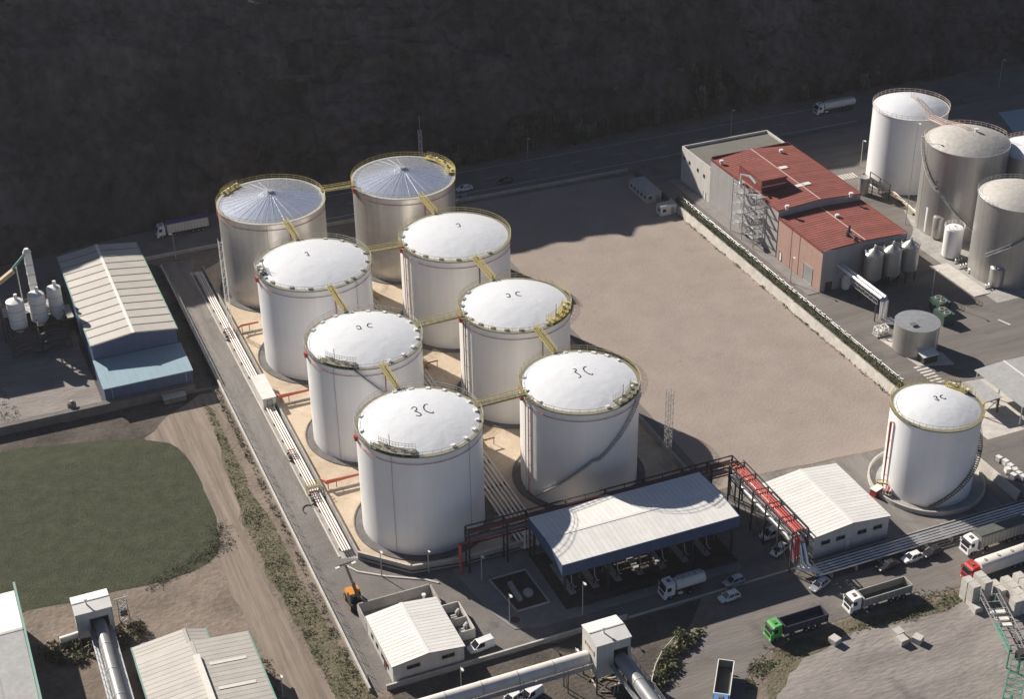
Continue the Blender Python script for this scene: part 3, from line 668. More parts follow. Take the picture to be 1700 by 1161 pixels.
for tt, a0, a1 in ((T2, R(-10), R(170)), (T3, R(20), R(200))):
    mb = MB(); ring_rail(mb, tt['cx'], tt['cy'], tt['r']+.2, tt['zt'], 1.1, 24, a0, a1); mb.build('railing', 'pipe_pink' if tt is T2 else 'galv', tt['root'])
# roof walkways with handrails
def walkway(name, label, pts, m, w_=.8, group=None, cat='walkway', legs=()):
    p0 = Vector(pts[0]); t = thing(name, label, cat, tuple(p0), group); dk = MB(); r1 = MB()
    for a, b in zip(pts[:-1], pts[1:]):
        a, b = Vector(a), Vector(b); d = (b-a); n = Vector((-d.y, d.x, 0)).normalized()*w_/2
        dk.hexa([a-n-Vector((0,0,.12)), a+n-Vector((0,0,.12)), b+n-Vector((0,0,.12)), b-n-Vector((0,0,.12))], [a-n, a+n, b+n, b-n])
        k = max(2, int(d.length/1.3))
        for s_ in (-1,1):
            for hz in (1.05,.55): r1.beam(a+n*s_+Vector((0,0,hz)), b+n*s_+Vector((0,0,hz)), .09)
            for i in range(k+1): q = a.lerp(b, i/k)+n*s_; r1.beam(q-Vector((0,0,.05)), q+Vector((0,0,1.05)), .07)
            r1.beam(a+n*s_-Vector((0,0,.16)), b+n*s_-Vector((0,0,.16)), .12, .28)
    dk.build('deck', 'olive' if m == 'yellow' else m, t); r1.build('handrail', m, t)
    return t
GC = 'yellow catwalks between the tank tops'
def cat_y(a, b, label):
    A, B = TK[a], TK[b]; z = min(A['zt'], B['zt'])+.2
    walkway('catwalk', label, [(A['cx'], A['cy']+A['r']-.3, A['zt']+.2), (B['cx'], B['cy']-B['r']+.3, B['zt']+.2)], 'yellow', .85, GC, 'catwalk')
def cat_x(a, b, label):
    A, B = TK[a], TK[b]
    walkway('catwalk', label, [(A['cx']+A['r']-.3, A['cy'], A['zt']+.2), (B['cx']-B['r']+.3, B['cy'], B['zt']+.2)], 'yellow', .85, GC, 'catwalk')
cat_y('L1','L2','yellow catwalk from the spiral stair tank to the tank by the pump house')
cat_y('L2','L3','yellow catwalk from the spiral stair tank to the tank with one mark')
cat_y('L3','L4','short yellow catwalk onto the steel tank by the warehouse')
cat_y('R1','R2','yellow catwalk from the loading bay tank to its neighbour behind')
cat_y('R2','R3','yellow catwalk between the two cream tanks with grey hatches')
cat_y('R3','R4','yellow catwalk onto the steel tank in front of the shrubs')
cat_x('L1','R1','yellow catwalk crossing to the loading bay tank')
cat_x('L2','R2','yellow catwalk crossing from the spiral stair tank')
cat_x('L3','R3','yellow catwalk crossing between the two tanks with one mark')
cat_x('L4','R4','yellow catwalk crossing between the two steel tanks')
walkway('roof_stair', 'pink railed walkway climbing from the tall white dome to the quilted roof', [(T1['cx'], T1['cy'], T1['zt']+2.65), (T1['cx']-.6, T1['cy']-9.9, T1['zt']+.3), (T2['cx']+.4, T2['cy']+T2['r'], T2['zt']+.3), (T2['cx'], T2['cy']+.5, T2['zt']+2.72)], 'pipe_pink', .9)
for tt in (T2, T3):
    mb = MB(); mb.cyl(tt['cx']+1.2, tt['cy']-1.2, tt['zt']+2.4, tt['zt']+3.2, .35, 12); mb.cyl(tt['cx']+1.2, tt['cy']-1.2, tt['zt']+3.2, tt['zt']+3.4, .55, 12); mb.build('cowl', 'sheet_white', tt['root'], smooth=True)

# ================================================================== BUILDINGS
def window(root, face, a0, a1, z0, z1, pos, m='glass', fm='concrete_dark', name='window', bars=1):
    """opening in a wall facing -y ('f'), -x ('l') or +x ('r'): frame proud of the wall, pane inside it"""
    mb = MB(); t_ = .09
    def bx(q0, q1, w0, w1, d0, d1):
        if face == 'f': mb.box(q0, q1, pos-d1, pos-d0, w0, w1)
        elif face == 'l': mb.box(pos-d1, pos-d0, q0, q1, w0, w1)
        else: mb.box(pos+d0, pos+d1, q0, q1, w0, w1)
    bx(a0, a1, z0, z0+t_, 0, .1); bx(a0, a1, z1-t_, z1, 0, .1); bx(a0, a0+t_, z0+t_, z1-t_, 0, .1); bx(a1-t_, a1, z0+t_, z1-t_, 0, .1)
    for i in range(1, bars+1):
        q = a0+(a1-a0)*i/(bars+1); bx(q-.03, q+.03, z0+t_, z1-t_, 0, .07)
    f = mb.build(name, fm, root); mb = MB()
    bx(a0+t_*.5, a1-t_*.5, z0+t_*.5, z1-t_*.5, .003, .03); mb.build('pane' if name == 'window' else 'leaf', m, f)
def gable(name, label, x0, x1, y0, y1, he, hr, axis='y', ridge=None, n=16, wall='wall_white', sheet_m='sheet_white', deck='deck_dark', gap=.1, ov=.3, z0=0, cat='building', cap=None, sheet2=None, trim=None, ends=True, loc=None, z_wall0=None):
    """gabled hall: walls, a roof deck carrying single sheets, a ridge cap"""
    root = thing(name, label, cat, loc or ((x0+x1)/2, (y0+y1)/2, z0))
    rd = ridge if ridge is not None else ((x0+x1)/2 if axis == 'y' else (y0+y1)/2)
    T = (lambda a, b, z: (b, a, z)) if axis == 'y' else (lambda a, b, z: (a, b, z))   # a along the ridge, b across
    a0, a1, b0, b1 = (y0, y1, x0, x1) if axis == 'y' else (x0, x1, y0, y1)
    mb = MB(); zb = z0 if z_wall0 is None else z_wall0; sec = [(b0,zb),(b1,zb),(b1,he),(rd,hr),(b0,he)]
    mb.add([T(a0,b,z) for b, z in sec]+[T(a1,b,z) for b, z in sec], [(0,1,2,3,4),(9,8,7,6,5)]+[(i,(i+1)%5,5+(i+1)%5,5+i) for i in range(5)])
    mb.build('wall', wall, root)
    dk = MB(); L = []
    for bo, s_ in ((b0-ov,1),(b1+ov,-1)):
        k = (hr-he)/((rd-b0) if s_ == 1 else (b1-rd)); ze = he-ov*k
        dk.hexa([T(a0-ov,bo,ze+.02),T(a1+ov,bo,ze+.02),T(a1+ov,rd,hr+.02),T(a0-ov,rd,hr+.02)], [T(a0-ov,bo,ze+.12),T(a1+ov,bo,ze+.12),T(a1+ov,rd,hr+.12),T(a0-ov,rd,hr+.12)])
        L.append((bo, ze))
    dko = dk.build('roof', deck, root)
    pw = (a1-a0+2*ov)/n
    for si, (bo, ze) in enumerate(L):
        f = None
        for i in range(n):
            q0 = a0-ov+i*pw+gap/2; q1 = q0+pw-gap
            if f is None:
                mb = MB(); mb.hexa([T(q0,bo,ze+.123),T(q1,bo,ze+.123),T(q1,rd,hr+.123),T(q0,rd,hr+.123)], [T(q0,bo,ze+.2),T(q1,bo,ze+.2),T(q1,rd,hr+.2),T(q0,rd,hr+.2)])
                f = mb.build('panel', sheet2 if (sheet2 and si == 1) else sheet_m, dko)
            else: copy_part(f, dko, T(i*pw, 0, 0))
    mb = MB(); rp = [T(a0-ov-.02,rd,0), T(a1+ov+.02,rd,0)]
    mb.hexa([T(a0-ov,rd-.35,hr+.18),T(a1+ov,rd-.35,hr+.18),T(a1+ov,rd+.35,hr+.18),T(a0-ov,rd+.35,hr+.18)], [T(a0-ov,rd-.3,hr+.25),T(a1+ov,rd-.3,hr+.25),T(a1+ov,rd+.3,hr+.25),T(a0-ov,rd+.3,hr+.25)])
    mb.build('ridge_cap', cap or sheet_m, dko)
    if trim:
        for (bo, ze), s_ in zip(L, (-1,1)):
            mb = MB(); p, q = T(a0-ov,bo+s_*.12,ze+.05), T(a1+ov,bo+s_*.12,ze+.05); mb.beam(p, q, .24, .3); mb.build('gutter', trim, root)
    return root, dko
# striped warehouse with its blue lean-to
wh, _ = gable('warehouse', 'long blue warehouse with a beige roof crossed by dark stripes', 26.9, 45.3, 304.6, 350.4, 8.7, 9.9, 'y', 36.1, 13, 'blue_wall', 'roof_beige', 'roof_stripe', .55, .15, cap='sheet_white', trim='teal_trim')
window(wh, 'f', 29, 33, .2, 4.2, 304.6, 'blue_wall', 'dark_steel', 'door', 0)
t = thing('lean_to', 'low blue shed with a pale blue flat roof against the striped warehouse', 'shed', (36.2, 298.4, 0))
mb = MB(); mb.box(26.8,45.6,292.5,304.3,0,4.7); mb.build('wall', 'blue_wall', t)
mb = MB(); mb.hexa([(26.6,292.3,4.72),(45.8,292.3,4.72),(45.8,304.4,5.1),(26.6,304.4,5.1)], [(26.6,292.3,4.95),(45.8,292.3,4.95),(45.8,304.4,5.35),(26.6,304.4,5.35)]); rf = mb.build('roof', 'blue_roof', t)
for i in range(12):
    mb = MB(); x = 28.0+i*1.5; mb.hexa([(x,292.3,4.953),(x+.06,292.3,4.953),(x+.06,304.4,5.353),(x,304.4,5.353)], [(x,292.3,4.99),(x+.06,292.3,4.99),(x+.06,304.4,5.39),(x,304.4,5.39)]); mb.build('seam', 'blue_roof', rf)
for x in (28.4, 44.2):
    mb = MB(); mb.beam((x,292.42,0),(x,292.42,4.7),.12); mb.build('downpipe', 'blue_roof', t)
# white pump house with a walled yard
ph, _ = gable('pump_house', 'small white gabled house with a walled yard behind it', 55.0, 67.6, 188.2, 201.8, 3.7, 4.5, 'y', 61.3, 17, 'wall_white', 'sheet_white', gap=.07, ov=.2)
for a, b in ((57.4,59.8),(63.6,65.9)): window(ph, 'f', a, b, 2.3, 3.1, 188.2)
for y in (190.5,193.2,196,198.6): window(ph, 'l', y, y+.9, 1.3, 2.3, 55.0)
window(ph, 'l', 191.9, 192.8, .1, 2.2, 55.0, 'bright_red', 'dark_steel', 'door', 0)
def wall_run(name, label, pts, h, th=.3, m='concrete', cop=None, z=0, cat='wall', group=None, seg=None):
    c = pts[len(pts)//2]; t = thing(name, label, cat, (c[0], c[1], z), group)
    mb = MB(); cp = MB()
    for a, b in zip(pts[:-1], pts[1:]):
        a, b = Vector((a[0],a[1],0)), Vector((b[0],b[1],0)); d = (b-a).normalized(); n = Vector((-d.y,d.x,0))*th/2; e = d*th/2
        A, B = a-e, b+e-d*(.004)
        mb.hexa([A-n+Vector((0,0,z)),B-n+Vector((0,0,z)),B+n+Vector((0,0,z)),A+n+Vector((0,0,z))], [A-n+Vector((0,0,z+h)),B-n+Vector((0,0,z+h)),B+n+Vector((0,0,z+h)),A+n+Vector((0,0,z+h))])
        if cop:
            n2 = n*1.35; zc = z+h+.003
            cp.hexa([A-n2+Vector((0,0,zc)),B-n2+Vector((0,0,zc)),B+n2+Vector((0,0,zc)),A+n2+Vector((0,0,zc))], [A-n2+Vector((0,0,zc+.1)),B-n2+Vector((0,0,zc+.1)),B+n2+Vector((0,0,zc+.1)),A+n2+Vector((0,0,zc+.1))])
    mb.build('wall', m, t)
    if cop: cp.build('coping', cop, t)
    return t
wall_run('yard_wall', 'grey wall enclosing the bare yard behind the pump house', [(55.1,202.2),(55.1,207.6),(68.6,207.6),(68.6,202.2)], 2.2, .25, 'concrete')
sheet('yard', [(55.3,202.1),(68.4,202.1),(68.4,207.4),(55.3,207.4)], .06, 'concrete')
t = thing('water_pump', 'white valve post standing in the corner of the walled yard', 'pump', (66.7,205.6,0)); mb = MB(); mb.cyl(66.7,205.6,.0,1.7,.22,10); mb.build('body','sheet_white',t,smooth=True); mb = MB(); mb.cyl(66.7,205.6,1.7,2.0,.4,10); mb.build('cap','sheet_white',t,smooth=True); mb = MB(); mb.tube([(66.7,205.6,.6),(67.5,205.2,.6),(67.5,205.2,.05)],.12); mb.build('elbow','sheet_white',t)
wall_run('pump_pen', 'two roofless white pens holding pumps beside the pump house', [(68.4,201.4),(71.6,201.4),(71.6,193.6),(68.4,193.6)], 2.0, .18, 'wall_white')
wall_run('partition_wall', 'low partition between the two pump pens', [(68.5,197.4),(71.4,197.4)], 1.8, .15, 'wall_white')
for y, l in ((199.3,'silver pump set in the pen next to the walled yard'),(195.4,'silver pump set in the pen next to the parked van')):
    t = thing('pump_set', l, 'pump', (69.9,y,0)); mb = MB(); mb.box(69.2,70.7,y-.5,y+.5,.021,.3); mb.build('plinth','concrete',t)
    mb = MB(); mb.tube([(69.4,y,.75),(70.4,y,.75)],.34,10); mb.build('motor','silver',t,smooth=True); mb = MB(); mb.tube([(70.3,y,.7),(70.3,y,1.5),(71,y+.6,1.5),(71,y+.6,0.02)],.13,7); mb.build('pipe','silver',t)
# white hall beside the pipe bridge
wb, _ = gable('white_hall', 'white gabled hall with ribbed roof between the red pipes and the lone tank', 135.8, 151.9, 188.5, 206.5, 4.9, 5.8, 'y', 143.9, 21, 'wall_white', 'sheet_white', gap=.07, ov=.25)
for a in (137.4,140.6,145.2,148.6): window(wb, 'f', a, a+1.9, 2.7, 3.6, 188.5)
for y in (190,194,198,202): window(wb, 'l', y, y+1.4, 2.0, 3.0, 135.8)
window(wb, 'f', 142.6, 143.9, .05, 2.2, 188.5, 'sheet_white', 'rail_grey', 'door', 0)
# loading bay canopy
cx0, cx1, cy0, cy1, cz = 88.6, 123.5, 194.7, 209.6, 9.2
cn = thing('loading_canopy', 'large white roof on dark posts over the tanker loading bay', 'canopy', (106, 202, .14))
dk = MB(); ry = 202.2
for yo in (cy0, cy1): dk.hexa([(cx0,yo,cz),(cx1,yo,cz),(cx1,ry,cz+.55),(cx0,ry,cz+.55)], [(cx0,yo,cz+.1),(cx1,yo,cz+.1),(cx1,ry,cz+.65),(cx0,ry,cz+.65)])
dko = dk.build('roof', 'deck_dark', cn); n = 36; pw = (cx1-cx0)/n
for yo in (cy0, cy1):
    f = None
    for i in range(n):
        if f is None:
            mb = MB(); q0, q1 = cx0+.025, cx0+pw-.025
            mb.hexa([(q0,yo,cz+.103),(q1,yo,cz+.103),(q1,ry,cz+.653),(q0,ry,cz+.653)], [(q0,yo,cz+.17),(q1,yo,cz+.17),(q1,ry,cz+.72),(q0,ry,cz+.72)]); f = mb.build('panel', 'sheet_white', dko)
        else: copy_part(f, dko, (i*pw,0,0))
mb = MB(); mb.box(cx0,cx1,ry-.3,ry+.3,cz+.7,cz+.76); mb.build('ridge_cap', 'sheet_white', dko)
mb = MB(); mb.box(cx0-.1,cx1+.1,cy0-.15,cy0-.02,cz-2.2,cz+.24); mb.build('fascia', 'blue_wall', cn)
mb = MB(); mb.box(cx0-.1,cx1+.1,cy1+.02,cy1+.15,cz-1.3,cz+.2); mb.build('fascia', 'blue_wall', cn)
for x, s_ in ((cx0,-1),(cx1,1)):
    mb = MB(); sec = [(cy0,cz-2.2),(cy1,cz-1.6),(cy1,cz+.18),(ry,cz+.74),(cy0,cz+.18)]; xa, xb = (x-.13,x-.01) if s_ < 0 else (x+.01,x+.13)
    mb.add([(xa,y,z) for y,z in sec]+[(xb,y,z) for y,z in sec], [(4,3,2,1,0),(5,6,7,8,9)]+[(i,(i+1)%5,5+(i+1)%5,5+i) for i in range(5)]); mb.build('fascia', 'blue_wall', cn)
for x in (89.4,97.8,106.2,114.6,122.7):
    for y in (195.4,208.9):
        mb = MB(); mb.box(x-.18,x+.18,y-.18,y+.18,.14,cz-.02); mb.build('post', 'dark_steel', cn)
    mb = MB(); mb.beam((x,195.4,cz-.5),(x,208.9,cz-.5),.25,.5); mb.build('truss', 'dark_steel', cn)
mb = MB(); mb.beam((121.6,195.5,4.2),(118.6,195.5,8.0),.18); mb.build('brace', 'brown_steel', cn)
GL = 'loading gantries under the canopy'
for i in range(7):
    x = 91.8+i*4.5; t = thing('loading_gantry', 'loading gantry with a hinged arm on an island beneath the white canopy', 'gantry', (x,200,.14), GL)
    mb = MB(); mb.box(x-.6,x+.6,197,206,.14,.4); mb.build('island', 'concrete', t)
    mb = MB()
    for y in (198,205): mb.box(x-.08,x+.08,y-.08,y+.08,.4,4.2)
    mb.box(x-.5,x+.5,197.6,205.4,4.2,4.3); mb.build('stand', 'dark_steel', t)
    mb = MB(); mb.tube([(x,201,4.3),(x,201,5.8),(x+.9,199.4,6.2),(x+1.2,197.2,5.2),(x+1.2,197.1,3.4)],.13,6); mb.build('arm', 'olive', t)
    mb = MB(); mb.tube([(x-.3,197.4,4.3),(x-.5,196.6,3.2),(x-.2,196.2,2.4),(x+.3,196.5,2.2)],.09,6); mb.build('hose', 'rail_grey', t)
# railings along the loading bay front
t = thing('bay_fence', 'dark picket fence along the open side of the loading bay', 'fence', (106,193.2,.14)); 
for i in range(62):
    mb = MB(); x = 91+i*.52; mb.box(x-.03,x+.03,193.18,193.24,.14,1.7); mb.build('picket', 'dark_steel', t)
mb = MB(); mb.box(91,122.9,193.15,193.27,1.6,1.7); mb.box(91,122.9,193.15,193.27,.35,.43); mb.build('rail', 'dark_steel', t)
# red roofed process building
X0, X1 = 189.4, 212.6
rb = thing('process_building', 'process building with red ribbed roofs and salmon and grey walls', 'building', (201, 305, TZ))
mb = MB(); mb.box(X0,215.4,324.4,340,TZ,11.3); mb.build('wall', 'wall_white', rb, ); 
mb = MB(); mb.box(X0+.3,215.1,324.5,339.7,11.3,11.36); mb.build('roof', 'flat_roof', rb)
mb = MB(); mb.box(X0,X0+.28,324.6,340,11.303,12.0); mb.box(215.12,215.4,324.6,340,11.303,12.0); mb.box(X0+.28,215.12,339.72,340,11.303,12.0); mb.build('parapet', 'wall_white', rb)
def red_part(y0, y1, he, hr, wall, n, front_wall):
    xr = 201.0; mb = MB(); sec = [(X0,TZ),(X1,TZ),(X1,he),(xr,hr),(X0,he)]
    mb.add([(x,y0,z) for x,z in sec]+[(x,y1,z) for x,z in sec], [(0,1,2,3,4),(9,8,7,6,5)]+[(i,(i+1)%5,5+(i+1)%5,5+i) for i in range(5)]); mb.build('wall', wall, rb)
    dk = MB()
    for xo in (X0,X1): dk.hexa([(xo,y0,he+.02),(xo,y1,he+.02),(xr,y1,hr+.02),(xr,y0,hr+.02)], [(xo,y0,he+.1),(xo,y1,he+.1),(xr,y1,hr+.1),(xr,y0,hr+.1)])
    dko = dk.build('roof', 'red_trim', rb); pw = (y1-y0)/n
    for xo in (X0,X1):
        f = None
        for i in range(n):
            if f is None:
                mb = MB(); q0, q1 = y0+.07, y0+pw-.07
                mb.hexa([(xo,q0,he+.103),(xo,q1,he+.103),(xr,q1,hr+.103),(xr,q0,hr+.103)], [(xo,q0,he+.18),(xo,q1,he+.18),(xr,q1,hr+.18),(xr,q0,hr+.18)]); f = mb.build('panel', 'red_sheet', dko)
            else: copy_part(f, dko, (0,i*pw,0))
    mb = MB(); mb.box(xr-.12,xr+.12,y0+.1,y1-.1,hr+.16,hr+.22); mb.build('ridge_cap', 'pipe_pink', dko)
    for x in (X0-.13, X1+.01): mb = MB(); mb.box(x,x+.12,y0,y1,he-.25,he+.32); mb.build('edge_trim', 'red_trim', rb)
    return dko
rm = red_part(291.0, 324.38, 14.4, 15.1, 'grey_panel', 33, None)
ra = red_part(271.3, 290.97, 12.6, 13.1, 'salmon_wall', 19, None)
mb = MB(); mb.box(X0+.1,X1-.1,324.2,324.39,14.2,15.2); mb.build('edge_trim', 'red_trim', rb)
mb = MB(); mb.box(X0,X1,271.14,271.27,TZ,12.75); mb.build('front_cladding', 'grey_panel', rb)
for y, z in ((338,8.6),(335.2,8.4),(330.6,8.2),(327.2,7.9)): window(rb, 'l', y, y+.8, z, z+1.0, X0)
window(rb, 'l', 326.2, 327.6, TZ+.05, TZ+2.3, X0, 'sheet_white', 'rail_grey', 'door', 0)
window(rb, 'l', 288.2, 289.4, TZ+.05, TZ+2.5, X0, 'sheet_white', 'dark_steel', 'door', 0)
window(rb, 'l', 274.6, 278.6, TZ+.05, TZ+4.6, X0, 'galv', 'rail_grey', 'shutter', 0)
window(rb, 'f', 190.8, 192.6, TZ+.05, TZ+2.3, 271.13, 'brown_steel', 'dark_steel', 'door', 0)
for y in (280.9, 284.5): 
    mb = MB(); mb.box(X0-.06,X0-.003,y,y+.05,TZ,12.6); mb.build('joint', 'red_trim', rb)
mb = MB(); mb.hexa([(190.4,301,14.4),(197.4,301,14.8),(197.4,312,14.8),(190.4,312,14.4)], [(190.4,301,17.8),(197.4,301,17.8),(197.4,312,17.8),(190.4,312,17.8)]); pr_ = mb.build('plant_room', 'red_trim', rb)
mb = MB(); mb.box(190.2,197.6,300.8,312.2,17.8,17.95); mb.build('deck', 'red_trim', pr_)
for i in range(11):
    mb = MB(); mb.box(190.25,197.55,301+i,301.9+i,17.953,18.0); mb.build('panel', 'red_sheet', pr_)
mb = MB(); mb.box(190.5,197.3,300.94,300.99,16.1,16.4); mb.build('band', 'pipe_pink', pr_)
for i, (u, v) in enumerate(((1198,268),(1297,250),(1307,343),(1413,322),(1390,358))):
    z = 14.8 if i < 4 else 13.0; x, y = S(u, v, z+.6); mb = MB(); mb.cyl(x,y,z-.2,z+.55,.35,12); mb.cyl(x,y,z+.55,z+.95,.62,14,.5); mb.build('roof_vent', 'sheet_white', rb, smooth=True)
for u, v, ww in ((1300,282,2.2),(1327,312,2.4),(1338,309,2.2)):
    x, y = S(u, v, 14.6); mb = MB(); mb.box(x-ww/2,x+ww/2,y-.7,y+.7,14.2,15.35); mb.build('skylight', 'skylight', rb)
x, y = S(1409,390,13.4); mb = MB(); mb.cyl(x,y,13,15.8,.28,10); mb.cyl(x,y,13,14.2,.7,10); mb.build('chimney', 'dark_steel', rb, smooth=True)
x2, y2 = S(1419,400,13.4); mb = MB(); mb.tube([(x,y,14),(x2,y2,14),(x2,y2,13)],.25,7); mb.build('duct', 'dark_steel', rb)
for u, v in ((1397,390),(1416,398),(1420,396)):
    x, y = S(u, v, 13.2); mb = MB(); mb.tube([(x,y,13),(x,y,14.6)],.05,5); mb.build('rod', 'sheet_white', rb)
for u, v in ((1232,262),(1245,268),(1255,273),(1283,264)):
    x, y = S(u, v, 16); mb = MB(); mb.tube([(x,y,14.2),(x,y,18.9)],.06,5); mb.build('rod', 'sheet_white', rb)
# steel stair tower against the grey wall
st = thing('stair_tower', 'open steel stair tower against the grey wall of the process building', 'stairs', (187.6, 302, TZ+.12))
zt_ = 15.6
for x in (186.5,189.1):
    for y in (297,302.5,308): mb = MB(); mb.beam((x,y,TZ+.12),(x,y,zt_+(1.2 if x < 188 else 0)),.16); mb.build('post', 'galv', st)
for k in range(5):
    z = TZ+2.6+k*2.7
    mb = MB()
    for x in (186.5,189.1): mb.beam((x,297,z),(x,308,z),.12)
    for y in (297,302.5,308): mb.beam((186.5,y,z),(189.1,y,z),.12)
    mb.box(186.5,189.1,297,298.6,z+.06,z+.1); mb.box(186.5,189.1,306.4,308,z+.06,z+.1); mb.build('landing', 'galv', st)
    mb = MB(); a, b = (298.6,306.4) if k % 2 else (306.4,298.6); x = 187.1 if k % 2 else 188.4
    for i in range(14): q = i/13; y = a+(b-a)*q; mb.box(x-.5,x+.5,y-.14,y+.14,z-2.6+2.6*q,z-2.55+2.6*q)
    for s_ in (-.5,.5):
        mb.beam((x+s_,a,z-2.6),(x+s_,b,z),.08,.2); mb.beam((x+s_,a,z-1.6),(x+s_,b,z+1.0),.06)
    mb.build('flight', 'galv', st)
    mb = MB(); mb.beam((186.5,297,z-2.6),(186.5,302.5,z),.07); mb.beam((186.5,308,z-2.6),(186.5,302.5,z),.07); mb.build('brace', 'galv', st)
x, y = 187.4, 306; mb = MB(); mb.tube([(x,y,zt_-1),(x,y,zt_+2.6),(x+1.4,y-1.8,zt_+2.6),(x+1.6,y-4.5,zt_+1.8)],.28,8); mb.build('duct', 'silver', st, smooth=True)
# open shelters at the right edge
t = thing('shelter', 'large open shelter with grey twin slope roof on slim posts', 'shelter', (206, 213, TZ))
mb = MB(); mb.hexa([(195.6,206,6.7),(203,206,7.1),(203,221.8,7.1),(195.6,221.8,6.7)],[(195.6,206,6.85),(203,206,7.25),(203,221.8,7.25),(195.6,221.8,6.85)]); mb.hexa([(203,206,7.1),(222,206,6.4),(222,221.8,6.4),(203,221.8,7.1)],[(203,206,7.25),(222,206,6.55),(222,221.8,6.55),(203,221.8,7.25)]); rf = mb.build('roof','wall_grey',t)
mb = MB(); mb.box(202.8,203.2,206,221.8,7.25,7.32); mb.build('ridge_cap','sheet_white',rf)
for x in (196,203,210):
    for y in (206.6,214,221.2): mb = MB(); mb.box(x-.1,x+.1,y-.1,y+.1,TZ,6.75 if x<200 else 6.8); mb.build('post','galv',t)
t = thing('shelter', 'small flat shelter in front of the twin slope shelter', 'shelter', (193, 216, TZ))
mb = MB(); mb.hexa([(190.8,212,5.5),(195.3,212,5.8),(195.3,219.6,5.8),(190.8,219.6,5.5)],[(190.8,212,5.65),(195.3,212,5.95),(195.3,219.6,5.95),(190.8,219.6,5.65)]); mb.build('roof','wall_grey',t)
for x in (191.2,194.9):
    for y in (212.4,219.2): mb = MB(); mb.box(x-.12,x+.12,y-.12,y+.12,TZ,5.55); mb.build('post','dark_steel',t)
mb = MB(); mb.beam((191.2,212.4,2.4),(194.9,212.4,5.4),.1); mb.beam((191.2,212.4,5.3),(194.9,212.4,5.3),.16); mb.build('brace','dark_steel',t)
# site cabins at the head of the lot
def cabin(label, c, sx, sy, h, m='wall_white'):
    t = thing('site_cabin', label, 'cabin', (c[0],c[1],0), 'site cabins at the head of the gravel lot'); x0,x1,y0,y1 = c[0]-sx/2,c[0]+sx/2,c[1]-sy/2,c[1]+sy/2
    mb = MB(); mb.box(x0,x1,y0,y1,.02,h); mb.build('wall',m,t); mb = MB(); mb.box(x0-.1,x1+.1,y0-.1,y1+.1,h,h+.15); rf = mb.build('roof','wall_grey',t)
    for i in range(int(sy/2)): window(t,'l',y0+.5+i*2,y0+1.4+i*2,1.1,1.9,x0)
    window(t,'f',x0+.6,x0+1.5,1.1,1.9,y0); window(t,'f',x1-1.6,x1-.7,.1,2.1,y0,'wall_grey','rail_grey','door',0)
    return t
a = S(1072,327,2.6); b = S(1106,320,2.6); c_ = S(1040,296,2.6)
cabin('long grey roofed site cabin at the shaded head of the lot', ((a[0]+b[0])/2,(a[1]+c_[1])/2), 4.4, 10.5, 2.6)
a = S(1097,345,2.6); b = S(1130,337,2.6); tb = cabin('short white site cabin next to the long cabin', ((a[0]+b[0])/2-.6,(a[1]+b[1])/2+1.2), 4.6, 2.6, 2.6, 'sheet_white')
x, y = S(1082,285,0); t = thing('utility_box','small pale cabinet behind the long site cabin','cabinet',(x,y,0)); mb = MB(); mb.box(x-1.3,x+1.3,y-.7,y+.7,0,1.6); mb.build('body','wall_white',t); mb = MB(); mb.box(x-1.4,x+1.4,y-.8,y+.8,1.6,1.7); mb.build('lid','wall_grey',t)
# bottom left: green edged hall, ribbed shed, conveyor houses
gable('large_hall','large white and grey hall with a green roof edge by the field', -45, .1, 188, 228.2, 7.6, 9.4, 'x', 215.4, 9, 'wall_grey', 'wall_grey', 'deck_dark', .04, .2, sheet2='sheet_white', cap='rail_grey')
mb = MB(); mb.box(.35,.75,187.7,228.5,6.4,9.5); o = tag(mb.build('verge_board','teal_trim', bpy.data.objects['large_hall']), None)
rs, rdk = gable('ribbed_shed','ribbed pale shed with green gutters and a ridge vent', 16.4, 34.6, 160, 203.4, 6.2, 7.2, 'y', 25.4, 40, 'wall_white', 'roof_beige', 'roof_stripe', .07, .2, trim='teal_trim')
mb = MB(); mb.box(24.9,25.9,165,199.5,7.46,7.95); mb.build('ridge_vent','skylight',rdk)
for i in range(5):
    mb = MB(); y = 172+i*6.2; x0_, x1_ = 27, 33; k = (7.2-6.2)/9.2
    mb.hexa([(x0_,y,7.42-(x0_-25.4)*k),(x1_,y,7.42-(x1_-25.4)*k),(x1_,y+.7,7.42-(x1_-25.4)*k),(x0_,y+.7,7.42-(x0_-25.4)*k)],[(x0_,y,7.47-(x0_-25.4)*k),(x1_,y,7.47-(x1_-25.4)*k),(x1_,y+.7,7.47-(x1_-25.4)*k),(x0_,y+.7,7.47-(x0_-25.4)*k)]); mb.build('rooflight','skylight',rdk)
gable('shed_annex','short ribbed annex behind the ribbed shed', 16.4, 28.3, 203.9, 207.3, 6.0, 7.0, 'y', 25.0, 4, 'wall_white', 'roof_beige', 'roof_stripe', .07, .15, trim='teal_trim')
